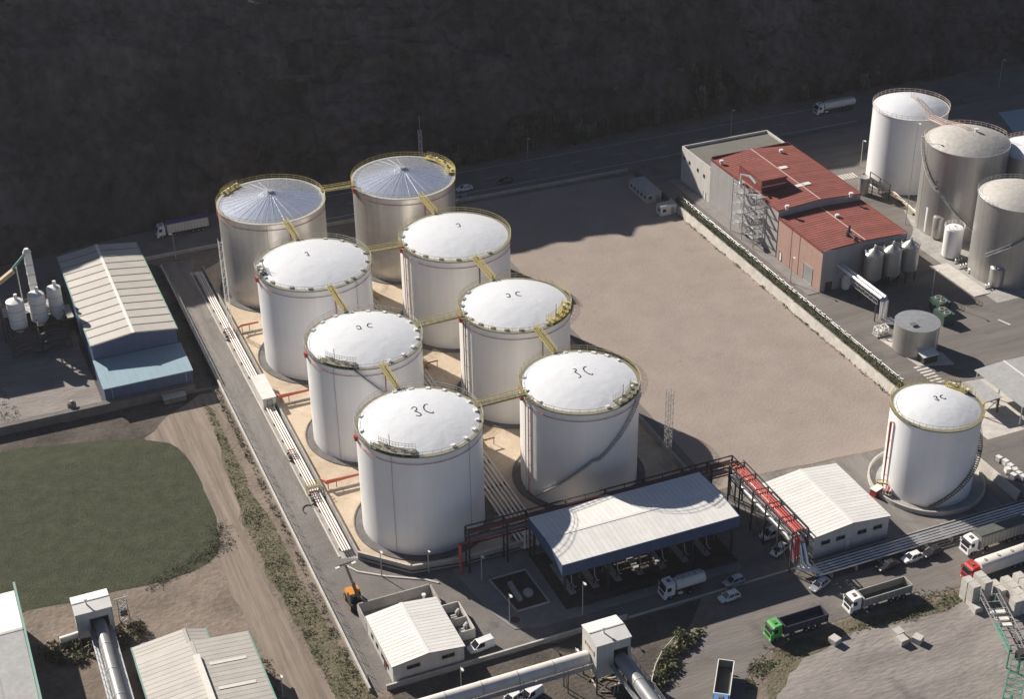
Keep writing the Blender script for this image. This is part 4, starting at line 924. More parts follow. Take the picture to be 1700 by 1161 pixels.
def conveyor_house(label, x0, x1, y0, y1, zt, zb, legs, openf):
    t = thing('conveyor_house', label, 'conveyor house', ((x0+x1)/2,(y0+y1)/2,0)); ry = y0+(y1-y0)*.5; he = zt-.45
    mb = MB(); sec = [(y0,zb),(y1,zb),(y1,he),(ry,zt),(y0,he)]
    # cladding as panels that leave the conveyor openings free
    def pan(a, b, c, d): mb.add([a,b,c,d],[(0,1,2,3)])
    th = .12
    a, b, z_o0, z_o1 = openf
    mb.box(x0,a,y0,y0+th,zb,he); mb.box(b,x1,y0,y0+th,zb,he); mb.box(a,b,y0,y0+th,z_o1,he); mb.box(a,b,y0,y0+th,zb,z_o0)
    mb.box(x0,x1,y1-th,y1,zb,he); 
    for xs in (x0,x1-th):
        q = [(y0+th,zb),(y1-th,zb),(y1-th,he),(ry,zt-.02),(y0+th,he)]
        mb.add([(xs,y,z) for y,z in q]+[(xs+th,y,z) for y,z in q],[(4,3,2,1,0),(5,6,7,8,9)]+[(i,(i+1)%5,5+(i+1)%5,5+i) for i in range(5)])
    mb.build('wall','wall_white',t)
    mb = MB(); mb.box(x0+th,x1-th,y0+th,y1-th,zb,zb+.1); mb.build('floor','galv',t)
    rf = MB()
    for yo in (y0-.15,y1+.15): rf.hexa([(x0-.15,yo,he-.03),(x1+.15,yo,he-.03),(x1+.15,ry,zt),(x0-.15,ry,zt)],[(x0-.15,yo,he+.08),(x1+.15,yo,he+.08),(x1+.15,ry,zt+.11),(x0-.15,ry,zt+.11)])
    r_ = rf.build('roof','sheet_white',t); mb = MB(); mb.box(x0-.15,x1+.15,ry-.12,ry+.12,zt+.1,zt+.16); mb.build('ridge_cap','rail_grey',r_)
    mb = MB(); mb.cyl((x0+x1)/2-.8,ry-.7,zt-.1,zt+.9,.14,8); mb.cyl((x0+x1)/2-.8,ry-.7,zt+.9,zt+1.15,.28,8); mb.build('cowl','sheet_white',r_)
    for x in (x0+.15,x1-.15):
        for y in (y0+.2,y1-.2): mb = MB(); mb.box(x-.12,x+.12,y-.12,y+.12,0,zb); mb.build('leg','dark_steel',t)
    mb = MB(); mb.beam((x0+.15,y0+.2,.3),(x1-.15,y0+.2,zb),.1); mb.beam((x1-.15,y0+.2,.3),(x0+.15,y0+.2,zb),.1); mb.build('brace','dark_steel',t)
    for x in (x0-.02, x1+.02): mb = MB(); mb.box(x-.05,x+.05,y0-.04,y0+.08,zb,he); mb.build('corner_trim','teal_trim',t)
    return t
c1 = conveyor_house('white conveyor house on legs at the edge of the field', 8.9, 14.9, 217.4, 222.3, 8.2, 2.6, True, (11.0,14.2,2.7,6.2))
c2 = conveyor_house('white conveyor tower where two tubes meet beside the front road', 84.6, 90.6, 172.4, 178.0, 10.9, 3.6, True, (87.6,90.2,4.2,8.6))
window(c2, 'l', 173.4, 176.8, 7.6, 8.6, 84.6, 'tan', 'rail_grey')
def tube_conveyor(label, p, q, r, m, nsup=5, side=True):
    p, q = Vector(p), Vector(q); t = thing('tube_conveyor', label, 'conveyor', (p.x,p.y,0)); d = (q-p); n = Vector((-d.y,d.x,0)).normalized()
    mb = MB(); mb.tube([p,q], r, 22); mb.build('tube', m, t, smooth=True)
    L = d.length; k = int(L/6)
    for i in range(1,k+1):
        c = p+d*(i/(k+.5)); mb = MB(); mb.tube([c-d.normalized()*.08,c+d.normalized()*.08], r+.06, 22); mb.build('clamp_ring','rail_grey',t)
    for s_ in (1,-1):
        if not side and s_ < 0: continue
        mb = MB(); off = n*s_*(r+.5); lo = Vector((0,0,-r*.7))
        mb.beam(p+off+lo,q+off+lo,.8,.08)
        for hz in (.5,1.0): mb.beam(p+off+n*s_*.4+lo+Vector((0,0,hz)),q+off+n*s_*.4+lo+Vector((0,0,hz)),.06)
        kk = int(L/1.6)
        for i in range(kk+1): c = p+d*(i/kk)+off+n*s_*.4+lo; mb.beam(c,c+Vector((0,0,1.0)),.06)
        mb.build('side_walkway','galv',t)
    for i in range(nsup):
        c = p+d*((i+.5)/nsup)
        mb = MB(); h = c.z-r*.8
        if h > .4:
            a, b = c+n*.9, c-n*.9
            mb.beam((a.x,a.y,0),(a.x,a.y,h),.16); mb.beam((b.x,b.y,0),(b.x,b.y,h),.16); mb.beam((a.x,a.y,h),(b.x,b.y,h),.16); mb.beam((a.x,a.y,.2),(b.x,b.y,h),.08); mb.build('trestle','dark_steel',t)
    return t
tube_conveyor('grey conveyor tube running from the field conveyor house towards the ribbed shed', (12.6,217.7,4.6), (12.2,176,4.0), 1.05, 'tube_grey')
tube_conveyor('white conveyor tube running along the front boundary to the conveyor tower', (84.4,175.4,5.9), (38,176.6,5.2), 1.15, 'pipe_white', 6, False)
tube_conveyor('grey conveyor tube leaving the conveyor tower beside the road bend', (88.9,172.6,6.4), (89.4,150,6.0), 1.15, 'tube_grey', 4)
# concrete batching plant on the far left
bp = thing('batching_plant', 'concrete batching plant with three white silos on a steel frame', 'plant', (17.5, 325, 0))
for x in (11.4,17.8,24.2):
    for y in (321.8,329.5): mb = MB(); mb.beam((x,y,.01),(x,y,7.0),.3); mb.build('leg','dark_steel',bp)
mb = MB()
for z in (2.3,4.6,6.9):
    for y in (321.8,329.5): mb.beam((11.4,y,z),(24.2,y,z),.22)
    for x in (11.4,17.8,24.2): mb.beam((x,321.8,z),(x,329.5,z),.22)
for y in (321.8,329.5):
    for a, b in ((11.4,17.8),(17.8,24.2)):
        for z in (0,2.3,4.6): mb.beam((a,y,z),(b,y,z+2.3),.12); mb.beam((b,y,z),(a,y,z+2.3),.12)
mb.build('frame','dark_steel',bp)
for x, y in ((14.0,325.0),(18.8,326.4),(22.9,327.8)):
    mb = MB(); r_ = 1.9 if x < 22 else 1.6; mb.lathe(x,y,[(.4,4.4),(r_,6.2),(r_,12.6),(r_*.6,12.9),(.05,13.0)],24); si = mb.build('silo','sheet_white',bp,smooth=True)
    for z in (8.3,10.5): mb = MB(); mb.lathe(x,y,[(r_+.002,z),(r_+.08,z),(r_+.08,z+.12),(r_+.002,z+.12)],24); mb.build('band','rail_grey',si)
    mb = MB(); mb.cyl(x+.4,y,12.7,14.2,.4,12); mb.build('filter','sheet_white',si,smooth=True)
mb = MB(); mb.box(18.2,19.8,331,332.6,.01,20.5); mb.build('elevator','sheet_white',bp)
for z in (12.5,15,17.5): mb = MB(); mb.box(18.1,19.9,330.9,332.7,z,z+.16); mb.build('band','rail_grey',bp)
mb = MB(); mb.cyl(19,331.8,20.5,21.4,1.0,14,.5); mb.build('elevator_head','sheet_white',bp,smooth=True)
mb = MB(); mb.beam((18.4,331.2,20.4),(13.2,332.6,14.6),.6,.5); mb.build('chute','teal_trim',bp)
mb = MB(); mb.beam((15.4,331.4,16.8),(8.0,330.6,12.6),1.1,.9); mb.build('conveyor','tan',bp)
mb = MB(); mb.box(6.6,11.2,329.2,333,9.6,12.4); mb.build('hopper','tan',bp)
mb = MB()
for x in (7,10.8):
    for y in (329.6,332.6): mb.beam((x,y,.01),(x,y,9.7),.25)
mb.build('leg','dark_steel',bp)
mb = MB(); mb.box(11.2,24.4,328.6,333.4,7.0,7.1); mb.build('deck','galv',bp)
mb = MB(); ps = [(11.2,328.6),(24.4,328.6),(24.4,333.4),(11.2,333.4)]
for i in range(4):
    a, b = ps[i], ps[(i+1)%4]
    for z in (7.6,8.1): mb.beam((*a,z),(*b,z),.07)
    for k in range(8): q = k/8; x, y = a[0]+(b[0]-a[0])*q, a[1]+(b[1]-a[1])*q; mb.beam((x,y,7.1),(x,y,8.1),.07)
mb.build('railing','olive',bp)
for k, (xa,xb,za) in enumerate(((11.8,15.6,3.6),(15.9,19.6,4.2),(19.9,23.8,3.4))): mb = MB(); mb.hexa([(xa+.6,330.2,.8),(xb-.6,330.2,.8),(xb-.6,333,.8),(xa+.6,333,.8)],[(xa,329.8,za+1.4),(xb,329.8,za+1.4),(xb,333.4,za+1.4),(xa,333.4,za+1.4)]); mb.build('aggregate_hopper','dark_steel',bp)
mb = MB(); mb.box(12.5,23,322.4,328.8,.01,2.2); mb.build('mixer_house','concrete_dark',bp)
mb = MB(); mb.box(-7,7.4,333.6,344,.02,17.5); mb.hexa([(-7,333.6,17.503),(7.4,333.6,17.503),(7.4,344,17.503),(-7,344,17.503)],[(-6,335,19.5),(6,335,19.5),(6,343,19.5),(-6,343,19.5)]); mb.build('shadow_tower','wall_grey',bp)  # unseen tower block, added to cast the long shadow over the batching yard
mb = MB(); mb.tube([(16,330,6.9),(16,330,18.2)],.18,7); mb.build('vent_pipe','galv',bp)
t = thing('aggregate_bin','dark hopper bin standing beside the batching plant', 'bin', (28-2.6,333,0)); mb = MB(); mb.box(24.9,26.1,330,336,0.01,2.6); mb.build('body','dark_steel',t); mb = MB(); mb.hexa([(24.8,330,2.603),(26.2,330,2.603),(26.2,336,2.603),(24.8,336,2.603)],[(24.6,329.7,3.2),(26.4,329.7,3.2),(26.4,336.3,3.2),(24.6,336.3,3.2)]); mb.build('rim','rail_grey',t)
x, y = S(122,688); t = thing('water_tank','dark upright tank beside the low wall of the batching yard', 'tank', (x,y,0)); mb = MB(); mb.lathe(x,y,[(.9,.01),(.9,2.9),(.5,3.15),(.02,3.2)],18); mb.build('shell','concrete_dark',t,smooth=True); mb = MB(); mb.cyl(x,y,3.15,3.35,.3,10); mb.build('lid','rail_grey',t)
x, y = S(290,665); t = thing('flat_container','low grey container behind the blue lean-to wall', 'container', (x,y,0)); mb = MB(); mb.box(x-2.4,x+2.4,y-1.0,y+1.0,.02,1.3); mb.build('body','concrete_dark',t); mb = MB(); mb.box(x-2.5,x+2.5,y-1.1,y+1.1,1.3,1.42); mb.build('lid','rail_grey',t)

# ================================================================== WALLS, PIPES, LAMPS
bw = wall_run('boundary_wall', 'long white capped wall between the weeds and the side road', [(50.8,351),(50.8,188)], .95, .28, 'concrete', 'concrete_light')
t = thing('mesh_fence', 'thin post and wire fence on the white capped wall', 'fence', (51.1,270,0))
for i in range(46): mb = MB(); y = 190+i*3.5; mb.beam((51.12,y,.02),(51.12,y,2.2),.07); mb.build('post','galv',t)
mb = MB()
for z in (1.3,1.75,2.15): mb.tube([(51.12,190,z),(51.12,347.5,z)],.018,4)
mb.build('wire','galv',t)
wall_run('boundary_wall', 'pale wall along the front boundary past the parked van', [(53.6,187.4),(97.5,187.4)], .9, .25, 'concrete', 'concrete_light')
wall_run('boundary_wall', 'low pale wall between the back road and the tank yard', [(46,357.1),(67,357.1),(181,355)], .8, .25, 'concrete', 'concrete_light')
wall_run('boundary_wall', 'dark concrete wall between the batching yard and the grass field', [(-30,291.6),(45,291.6)], 2.0, 1.1, 'concrete_dark', 'concrete_dark')
wall_run('bund_wall', 'concrete wall containing the tank yard on its angled front', [(60,222),(67.5,214.3),(77,212.8),(127.3,212.8)], 1.7, .3, 'concrete', 'concrete_light')
wall_run('bund_wall', 'concrete wall containing the tank yard along the pipe track', [(60.1,222.4),(60.1,346)], 1.1, .3, 'concrete', None)
wall_run('bund_wall', 'concrete wall containing the tank yard on the lot side', [(127.4,213.2),(127.4,346)], 1.7, .3, 'concrete', 'concrete')
mb = MB(); pts = [(60,221.6),(67.5,213.9),(77,212.4),(88,212.4)]
for z in (.75,): 
    for a, b in zip(pts[:-1], pts[1:]): mb.beam((a[0],a[1]-.06,z),(b[0],b[1]-.06,z),.1,.16)
tag(mb.build('wall_pipe','dark_steel'), 'dark pipe run clipped to the front of the angled bund wall', 'pipe')
t = thing('retaining_wall', 'pale stained retaining wall between the gravel lot and the terrace', 'wall', (181.4,280,0))
mb = MB()
for i in range(26):
    y0, y1 = 228+i*3.96, 228+(i+1)*3.96-.03
    mb.hexa([(180.75,y0,0),(181.62,y0,0),(181.62,y1,0),(180.75,y1,0)],[(181.25,y0,TZ+.12),(181.62,y0,TZ+.12),(181.62,y1,TZ+.12),(181.25,y1,TZ+.12)])
    mb.build('panel','concrete_light',t); mb = MB()
t = thing('retaining_wall', 'stretch of retaining wall beside the lone white tank', 'wall', (181.4,207,0))
for i in range(10):
    y0, y1 = 188+i*3.96, 188+(i+1)*3.96-.03; mb = MB()
    mb.hexa([(180.9,y0,0),(181.62,y0,0),(181.62,y1,0),(180.9,y1,0)],[(181.3,y0,TZ+.12),(181.62,y0,TZ+.12),(181.62,y1,TZ+.12),(181.3,y1,TZ+.12)]); mb.build('panel','concrete_light',t)
t = thing('terrace_fence', 'white topped posts of the fence standing in the terrace hedge', 'fence', (183.2,279,TZ))
for i in range(50):
    if rng.random() < .5: continue
    mb = MB(); y = 229+i*2.02+rng.uniform(-.5,.5); mb.beam((183.3,y,TZ),(183.3,y,TZ+1.55),.07); po = mb.build('post','galv',t); mb = MB(); mb.box(183.1,183.5,y-.12-.15*rng.random(),y+.12+.12*rng.random(),TZ+1.552,TZ+1.62); mb.build('cap','sheet_white',po)
mb = MB()
for z in (.9,1.4): mb.tube([(183.3,229,TZ+z),(183.3,328,TZ+z)],.025,4)
mb.build('rail','galv',t)
# --- pipe runs: sleepers carry parallel pipes
def pipe_run(label, paths, r, m, sup, cat='pipes', sup_m='concrete', name='pipe_run'):
    p = paths[0][0]; t = thing(name, label, cat, (p[0],p[1],0))
    for i, pth in enumerate(paths):
        mb = MB(); mb.tube(pth, r[i] if isinstance(r,(list,tuple)) else r, 8); mb.build('pipe', m[i] if isinstance(m,(list,tuple)) else m, t, smooth=True)
    for b in sup: mb = MB(); mb.box(*b); mb.build('sleeper', sup_m, t)
    return t
ys = [(224,345)]
pipe_run('pink and white pipes along the side road beside the tank yard', [[(57.7+i*.48,344,.75),(57.7+i*.48,289,.75)] for i in range(4)], [.17,.2,.17,.2], ['pipe_pink','pipe_white','pipe_pink','pipe_white'], [(57.4,59.5,292+k*6.5,292.4+k*6.5,0.03,.57) for k in range(8)])
pipe_run('pink and white pipes from the white shed to the angled bund wall', [[(57.7+i*.48,277.5,.75),(57.7+i*.48,224.5,.75)] for i in range(4)], [.17,.2,.17,.2], ['pipe_pink','pipe_white','pipe_pink','pipe_white'], [(57.4,59.5,226+k*6.5,226.4+k*6.5,0.03,.57) for k in range(8)])
pipe_run('bundle of white pipes running between the two rows of tanks', [[(88.3+i*.85,342,1.0),(88.3+i*.85,212,1.0),(88.3+i*.85,210.7,1.8),(88.3+i*.85,210.7,6.9)] if i<5 else [(88.3+i*.85,342,1.0),(88.3+i*.85,214,1.0)] for i in range(7)], [.2,.24,.2,.26,.2,.24,.2], 'pipe_white', [(87.8,93.9,216+k*8.2,216.4+k*8.2,0.034,.75) for k in range(15)])
GF = 'red water pipes on posts feeding the tanks'
for (x0,x1,y,l) in ((60.4,66.6,245.4,'red water pipe on posts feeding the tank by the pump house'),(60.4,66.6,279.4,'red water pipe on posts feeding the spiral stair tank'),(60.4,64.6,312.4,'red water pipe on posts feeding the tank with one mark')):
    t = thing('water_pipe', l, 'pipe', (x0,y,0), GF)
    mb = MB(); mb.tube([(x0,y+1.6,1.7),(x0+.6,y,1.7),(x1+1.4,y,1.7)] if y<300 else [(x0,y-.6,1.7),(x0+.8,y,1.7),(x1+.6,y,1.7)],.22,8); mb.build('pipe','red_pipe',t)
    for q in (x0+.9,x0+2.6): mb = MB(); mb.beam((q,y,.034),(q,y,1.55),.14); mb.build('post','brown_steel',t)
    mb = MB(); mb.beam((x0+.4,y-.9,.25),(x1+1.5,y-.9,.25),.2,.3); mb.build('plinth','concrete',t)
for (xa,xb,y,l) in ((94.4,97.0,279.6,'thin red pipe on posts between the second pair of tanks'),(94.4,97.0,246.6,'thin red pipe on posts beside the loading bay tank')):
    t = thing('water_pipe', l, 'pipe', (xa,y,0), GF); mb = MB(); mb.tube([(xa-2,y-3,1.5),(xa,y,1.6),(xb,y,1.6)],.16,7); mb.build('pipe','red_pipe',t)
    for q in (xa+.1,xb-.2): mb = MB(); mb.beam((q,y,.034),(q,y,1.5),.12); mb.build('post','brown_steel',t)
t = thing('equipment_shed', 'long white shed with ribbed roof standing on the pipe track', 'shed', (58.7,283.3,0)); mb = MB(); mb.box(57.2,60.0,278.4,288.2,.03,2.5); mb.build('wall','wall_white',t)
mb = MB(); mb.box(57.05,60.15,278.2,288.4,2.5,2.6); rf = mb.build('roof','rail_grey',t)
for i in range(20): mb = MB(); y = 278.25+i*.507; mb.box(57.06,60.14,y,y+.44,2.603,2.68); mb.build('panel','sheet_white',rf)
window(t,'f',58,59.2,.1,2.1,278.4,'rail_grey','dark_steel','door',0)
def crossover(label, x0, x1, y, h=1.7):
    t = thing('crossover_step', label, 'steps', (x0,y,0), 'yellow steps over the pipes'); mb = MB(); mb.box(x0,x1,y-.5,y+.5,h,h+.08); mb.build('deck','yellow',t)
    mb = MB()
    for s_ in (-.5,.5):
        mb.beam((x0,y+s_,h+1.0),(x1,y+s_,h+1.0),.08); mb.beam((x0,y+s_,h+.5),(x1,y+s_,h+.5),.08)
        for x in (x0,(x0+x1)/2,x1): mb.beam((x,y+s_,.034),(x,y+s_,h+1.0),.1)
        for x, d in ((x0,-1),(x1,1)): mb.beam((x,y+s_,h),(x+d*1.4,y+s_,.06),.1,.2); mb.beam((x,y+s_,h+1.0),(x+d*1.4,y+s_,1.0),.07)
    mb.build('frame','yellow',t)
    for k in range(6):
        for x, d in ((x0,-1),(x1,1)): mb = MB(); q = k/6; mb.box(x+d*1.4*q-.14,x+d*1.4*q+.14,y-.5,y+.5,h*(1-q)-.03,h*(1-q)); mb.build('tread','yellow',t)
crossover('yellow steps over the pipes between the front pair of tanks', 87.6, 93.8, 247.5)
crossover('yellow steps over the pipes between the middle pair of tanks', 87.6, 93.8, 280.3)
crossover('yellow steps over the pipes between the tanks with one mark', 87.6, 93.8, 314.5)
# pump skids with yellow platforms on the pipe track
def skid(label, x, y, s_=1.0, plat=True):
    t = thing('valve_station', label, 'valve station', (x,y,0), 'valve stations on the pipe track')
    mb = MB(); mb.box(x-1.5,x-.6,y-1.4*s_,y+1.4*s_,.03,.35); mb.build('plinth','concrete',t)
    for i in range(3): 
        mb = MB(); yy = y-1.0*s_+i*.9*s_; mb.tube([(x-1.3,yy,.8),(x-.7,yy,.8)],.26,10); mb.build('pump','dark_steel' if i!=1 else 'galv',t,smooth=True)
        mb = MB(); mb.tube([(x-1.0,yy,.6),(x-1.0,yy,1.6),(x+.2,yy,1.6),(x+.2,yy,.95)],.1,6); mb.build('branch_pipe','rail_grey' if i!=2 else 'red_pipe',t)
    if plat:
        mb = MB(); mb.box(x-1.3,x+1.6,y+1.6,y+2.8,1.5,1.6); mb.build('platform','olive',t); mb = MB()
        for a in (x-1.25,x+1.55):
            for b in (y+1.65,y+2.75): mb.beam((a,b,.03),(a,b,2.6),.09)
        for b in (y+1.65,y+2.75): mb.beam((x-1.25,b,2.6),(x+1.55,b,2.6),.08); mb.beam((x-1.25,b,2.1),(x+1.55,b,2.1),.07)
        mb.build('railing','yellow',t)
skid('valve station with a yellow platform beside the tank by the pump house', 58.2, 243.0)
skid('valve station of dark pumps beside the spiral stair tank', 58.2, 258.6, .8, False)
skid('valve station with silver pipework near the steel tank by the warehouse', 58.2, 311.5, 1.2, False)
mb = MB(); mb.tube([(57.2+1.1*math.cos(a)-1.4, 240.4+1.5*math.sin(a), .12) for a in [i*.35 for i in range(12)]],.09,6); tag(mb.build('hose','black'), 'black hose looped on the side road by the yellow platform', 'hose')
# --- pipe rack behind and beside the loading bay
rk = thing('pipe_rack', 'dark steel pipe rack running behind the loading canopy', 'pipe rack', (104,210.6,0)); xs = [77.2,84.6,89.0,97,105,113,121,126.5,131.9]
for x in xs:
    for y in (210.0,211.9): mb = MB(); mb.beam((x,y,.02),(x,y,9.3),.26); mb.build('post','dark_steel',rk)
mb = MB()
for z in (6.6,8.3,9.3):
    for y in (210.0,211.9): mb.beam((77.2,y,z),(131.9,y,z),.2)
    for x in xs: mb.beam((x,210.0,z),(x,211.9,z),.18)
for x in (80.9,93,101,109,117,124,129): 
    for y in (210.0,211.9): mb.beam((x,y,8.3),(x,y,9.3),.12)
for x in (77.2,84.6): mb.beam((x,210.0,3.4),(x,211.9,3.4),.14)
mb.build('beam','dark_steel',rk)
for i, (z, y, r_, m) in enumerate(((6.85,210.4,.16,'red_pipe'),(6.85,210.9,.2,'rail_grey'),(6.85,211.4,.16,'rail_grey'),(8.55,210.5,.14,'red_pipe'),(8.55,211.2,.14,'red_pipe'))):
    mb = MB(); mb.tube([(77.6,y,z),(131.0,y,z)],r_,7); mb.build('pipe',m,rk,smooth=True)
mb = MB(); mb.tube([(78.2,210.4,6.85),(75.6,210.4,6.85),(75.6,210.4,.15)],.2,8); mb.build('down_pipe','red_pipe',rk)
rk2 = thing('pipe_rack', 'steel rack carrying bright red pipes down to the front road', 'pipe rack', (131,198,0)); yy = [186.8,191.4,196,200.6,205.2,209.3]
for y in yy:
    for x in (129.9,133.1): mb = MB(); mb.beam((x,y,.02),(x,y,9.2),.24); mb.build('post','dark_steel',rk2)
mb = MB()
for z in (6.4,8.2,9.2):
    for x in (129.9,133.1): mb.beam((x,186.8,z),(x,209.8,z),.18)
    for y in yy: mb.beam((129.9,y,z-.16),(133.1,y,z-.16),.16)
for k in range(len(yy)-1): mb.beam((129.9,yy[k],.4),(129.9,yy[k+1],6.3),.1); mb.beam((133.1,yy[k+1],.4),(133.1,yy[k],6.3),.1)
mb.build('beam','dark_steel',rk2)
for i in range(5): mb = MB(); x = 130.5+i*.52; mb.tube([(x,209.4,8.42),(x,187.4,8.42),(x,186.4,7.9),(x,186.2,3.0)] if i < 2 else [(x,210.8,8.42),(x,187.8,8.42)],.17,8); mb.build('pipe','bright_red',rk2,smooth=True)
for i in range(4): mb = MB(); x = 130.35+i*.72; mb.tube([(x,209.4,6.62),(x,189.4,6.62),(x,188.3-.3*i,6.3),(x,187.6-.3*i,5.4),(x,186.6-.45*i,2.6),(x+.5,186.0-.5*i,1.5),(x+1.6,185.4-.66*i,1.12),(134.4,185.06-.72*i,1.1)],.27,9); mb.build('silver_pipe','silver',rk2,smooth=True)
pipe_run('row of silver pipes on sleepers along the front road', [[(133+.3*i,182.9+.72*i,1.1),(190,182.9+.72*i,1.1)] for i in range(5)], .17, 'silver', [(136+k*5.2,136.4+k*5.2,182.5,186.2,0.04,.92) for k in range(10)])
wall_run('kerb_wall', 'dark low wall behind the silver pipes along the front road', [(136,186.75),(186,186.85)], .8, .2, 'concrete_dark', 'concrete')
# equipment at the foot of the lone tank
t = thing('foam_station', 'red and white valve station with a yellow rail at the foot of the lone tank', 'valve station', (158.4,197.6,0)); x, y = S(1452,822); 
mb = MB(); mb.obox((x+.3,y),2.2,1.4,.05,1.5,.3); mb.build('cabinet','bright_red',t); mb = MB(); mb.obox((x+.3,y),2.4,1.6,1.5,1.6,.3); mb.build('lid','sheet_white',t)
mb = MB(); 
for q in ((x+1.4,y+1.6),(x+3.4,y+.2),(x+3.2,y-1.0)): mb.beam((q[0],q[1],.05),(q[0],q[1],2.2),.12)
mb.beam((x+1.4,y+1.6,2.2),(x+3.4,y+.2,2.2),.12); mb.beam((x+1.4,y+1.6,1.4),(x+3.4,y+.2,1.4),.3); mb.build('guard_rail','yellow',t)
for k in range(3): mb = MB(); mb.tube([(x+1.4+.5*k,y-1.0-.3*k,.05),(x+1.4+.5*k,y-1.0-.3*k,1.1),(x+2.6+.5*k,y+.3-.3*k,1.1)],.14,7); mb.build('pipe',['pipe_white','bright_red','rail_grey'][k],t)
# --- pipe bridge and process gear on the terrace
pb = thing('pipe_bridge', 'two silver pipes on a truss from the salmon building to the low tank', 'pipe bridge', (194,262,TZ)); z = 8.2
A = [S(1394+5*i,443-3*i,z) for i in range(2)]; B = [S(1464+7*i,496-2*i,z) for i in range(2)]
for i in range(2):
    mb = MB(); a, b = A[i], B[i]; mb.tube([(a[0],271.2,z),(b[0],b[1],z),(b[0],b[1]-.4,z-.5),(b[0],b[1]-.4,3.2),(b[0]+.6,b[1]-1.4,2.6),(b[0]+2.6,b[1]-3.0-i,2.6)],.42,10); mb.build('pipe','silver',pb,smooth=True)
mb = MB(); x0, x1 = A[0][0]-.5, A[1][0]+.5; ye = min(B[0][1],B[1][1])+.6
for x in (x0,x1):
    mb.beam((x,271.1,z-.6),(x,ye,z-.6),.12); mb.beam((x,271.1,z-1.7),(x,ye,z-1.7),.12)
    for k in range(10): q0, q1 = 271.1+(ye-271.1)*k/10, 271.1+(ye-271.1)*(k+1)/10; mb.beam((x,q0,z-.6),(x,q1,z-1.7),.08); mb.beam((x,q1,z-.6),(x,q1,z-1.7),.08)
mb.build('truss','galv',pb)
for y in (264,ye+.3):
    for x in (x0,x1): mb = MB(); mb.beam((x,y,TZ),(x,y,z-1.6),.2); mb.build('post','dark_steel',pb)
x, y = S(1517.5,578,TZ); t = thing('storage_tank','low wide grey tank with a flat roof at the end of the silver pipes','tank',(x,y,TZ)); LT = (x,y)
mb = MB(); mb.lathe(x,y,[(4.85,TZ+.14),(4.85,TZ+6.7)],56); mb.build('shell','insul_grey',t,smooth=True); mb = MB(); mb.lathe(x,y,[(4.95,TZ+6.6),(4.95,TZ+6.85),(.02,TZ+7.1)],56); rf = mb.build('roof','galv',t,smooth=True)
mb = MB(); mb.box(x-2.6,x-1.4,y-2.0,y-.8,TZ+6.6,TZ+7.4); mb.build('hatch','concrete_dark',rf); mb = MB(); mb.tube([(x+1.8,y-4.75,TZ+.1),(x+1.8,y-4.75,TZ+6.6)],.1,6); mb.build('riser_pipe','sheet_white',t)
x, y = S(1462,556,TZ); t = thing('pump_skid','white framed pump skid beside the low grey tank','pump skid',(x,y,TZ)); mb = MB(); mb.obox((x,y),3.4,2.2,TZ+.14,TZ+.35,0); mb.build('base','concrete',t); mb = MB()
for a in (-1.4,0,1.4):
    for b in (-.8,.8): mb.beam((x+a,y+b,TZ+.3),(x+a,y+b,TZ+2.0),.18)
    mb.beam((x+a,y-.8,TZ+2.0),(x+a,y+.8,TZ+2.0),.2)
for b in (-.8,.8): mb.beam((x-1.4,y+b,TZ+2.0),(x+1.4,y+b,TZ+2.0),.2)
mb.build('frame','sheet_white',t)
for a in (-.8,.1,.9): mb = MB(); mb.tube([(x+a,y-.6,TZ+.9),(x+a,y+.6,TZ+.9)],.34,10); mb.build('pump','skylight',t,smooth=True)
x, y = S(1524,594,TZ); y -= 2.2; x += .6; t = thing('kiosk','small kiosk with a pale slanted roof beneath the low grey tank','kiosk',(x,y,TZ)); mb = MB(); mb.box(x-1.5,x+2.0,y-1.0,y+1.2,TZ+.02,TZ+2.0); mb.build('wall','dark_steel',t); mb = MB(); mb.hexa([(x-1.9,y-1.3,TZ+2.0),(x+2.3,y-1.3,TZ+2.0),(x+2.3,y+1.6,TZ+2.4),(x-1.9,y+1.6,TZ+2.4)],[(x-1.9,y-1.3,TZ+2.12),(x+2.3,y-1.3,TZ+2.12),(x+2.3,y+1.6,TZ+2.52),(x-1.9,y+1.6,TZ+2.52)]); mb.build('roof','sheet_white',t)
for (u,v,l) in ((1540,540,'green cooling unit with roof fans next to the low grey tank'),(1534,520,'green cooling unit with roof fans behind its twin')):
    x, y = S(u,v,TZ); x += 4.2; t = thing('cooling_unit',l,'cooling unit',(x,y,TZ)); mb = MB(); mb.box(x-1.5,x+1.5,y-2.0,y+2.0,TZ+.02,TZ+2.6); mb.build('casing','dark_green',t)
    for k in (-1,1): mb = MB(); mb.cyl(x,y+k*.95,TZ+2.6,TZ+2.85,.75,14); f_ = mb.build('fan_ring','rail_grey',t); mb = MB(); mb.cyl(x,y+k*.95,TZ+2.853,TZ+2.87,.6,14); mb.build('fan','dark_steel',f_)
GS = 'cone topped silos beside the annex'
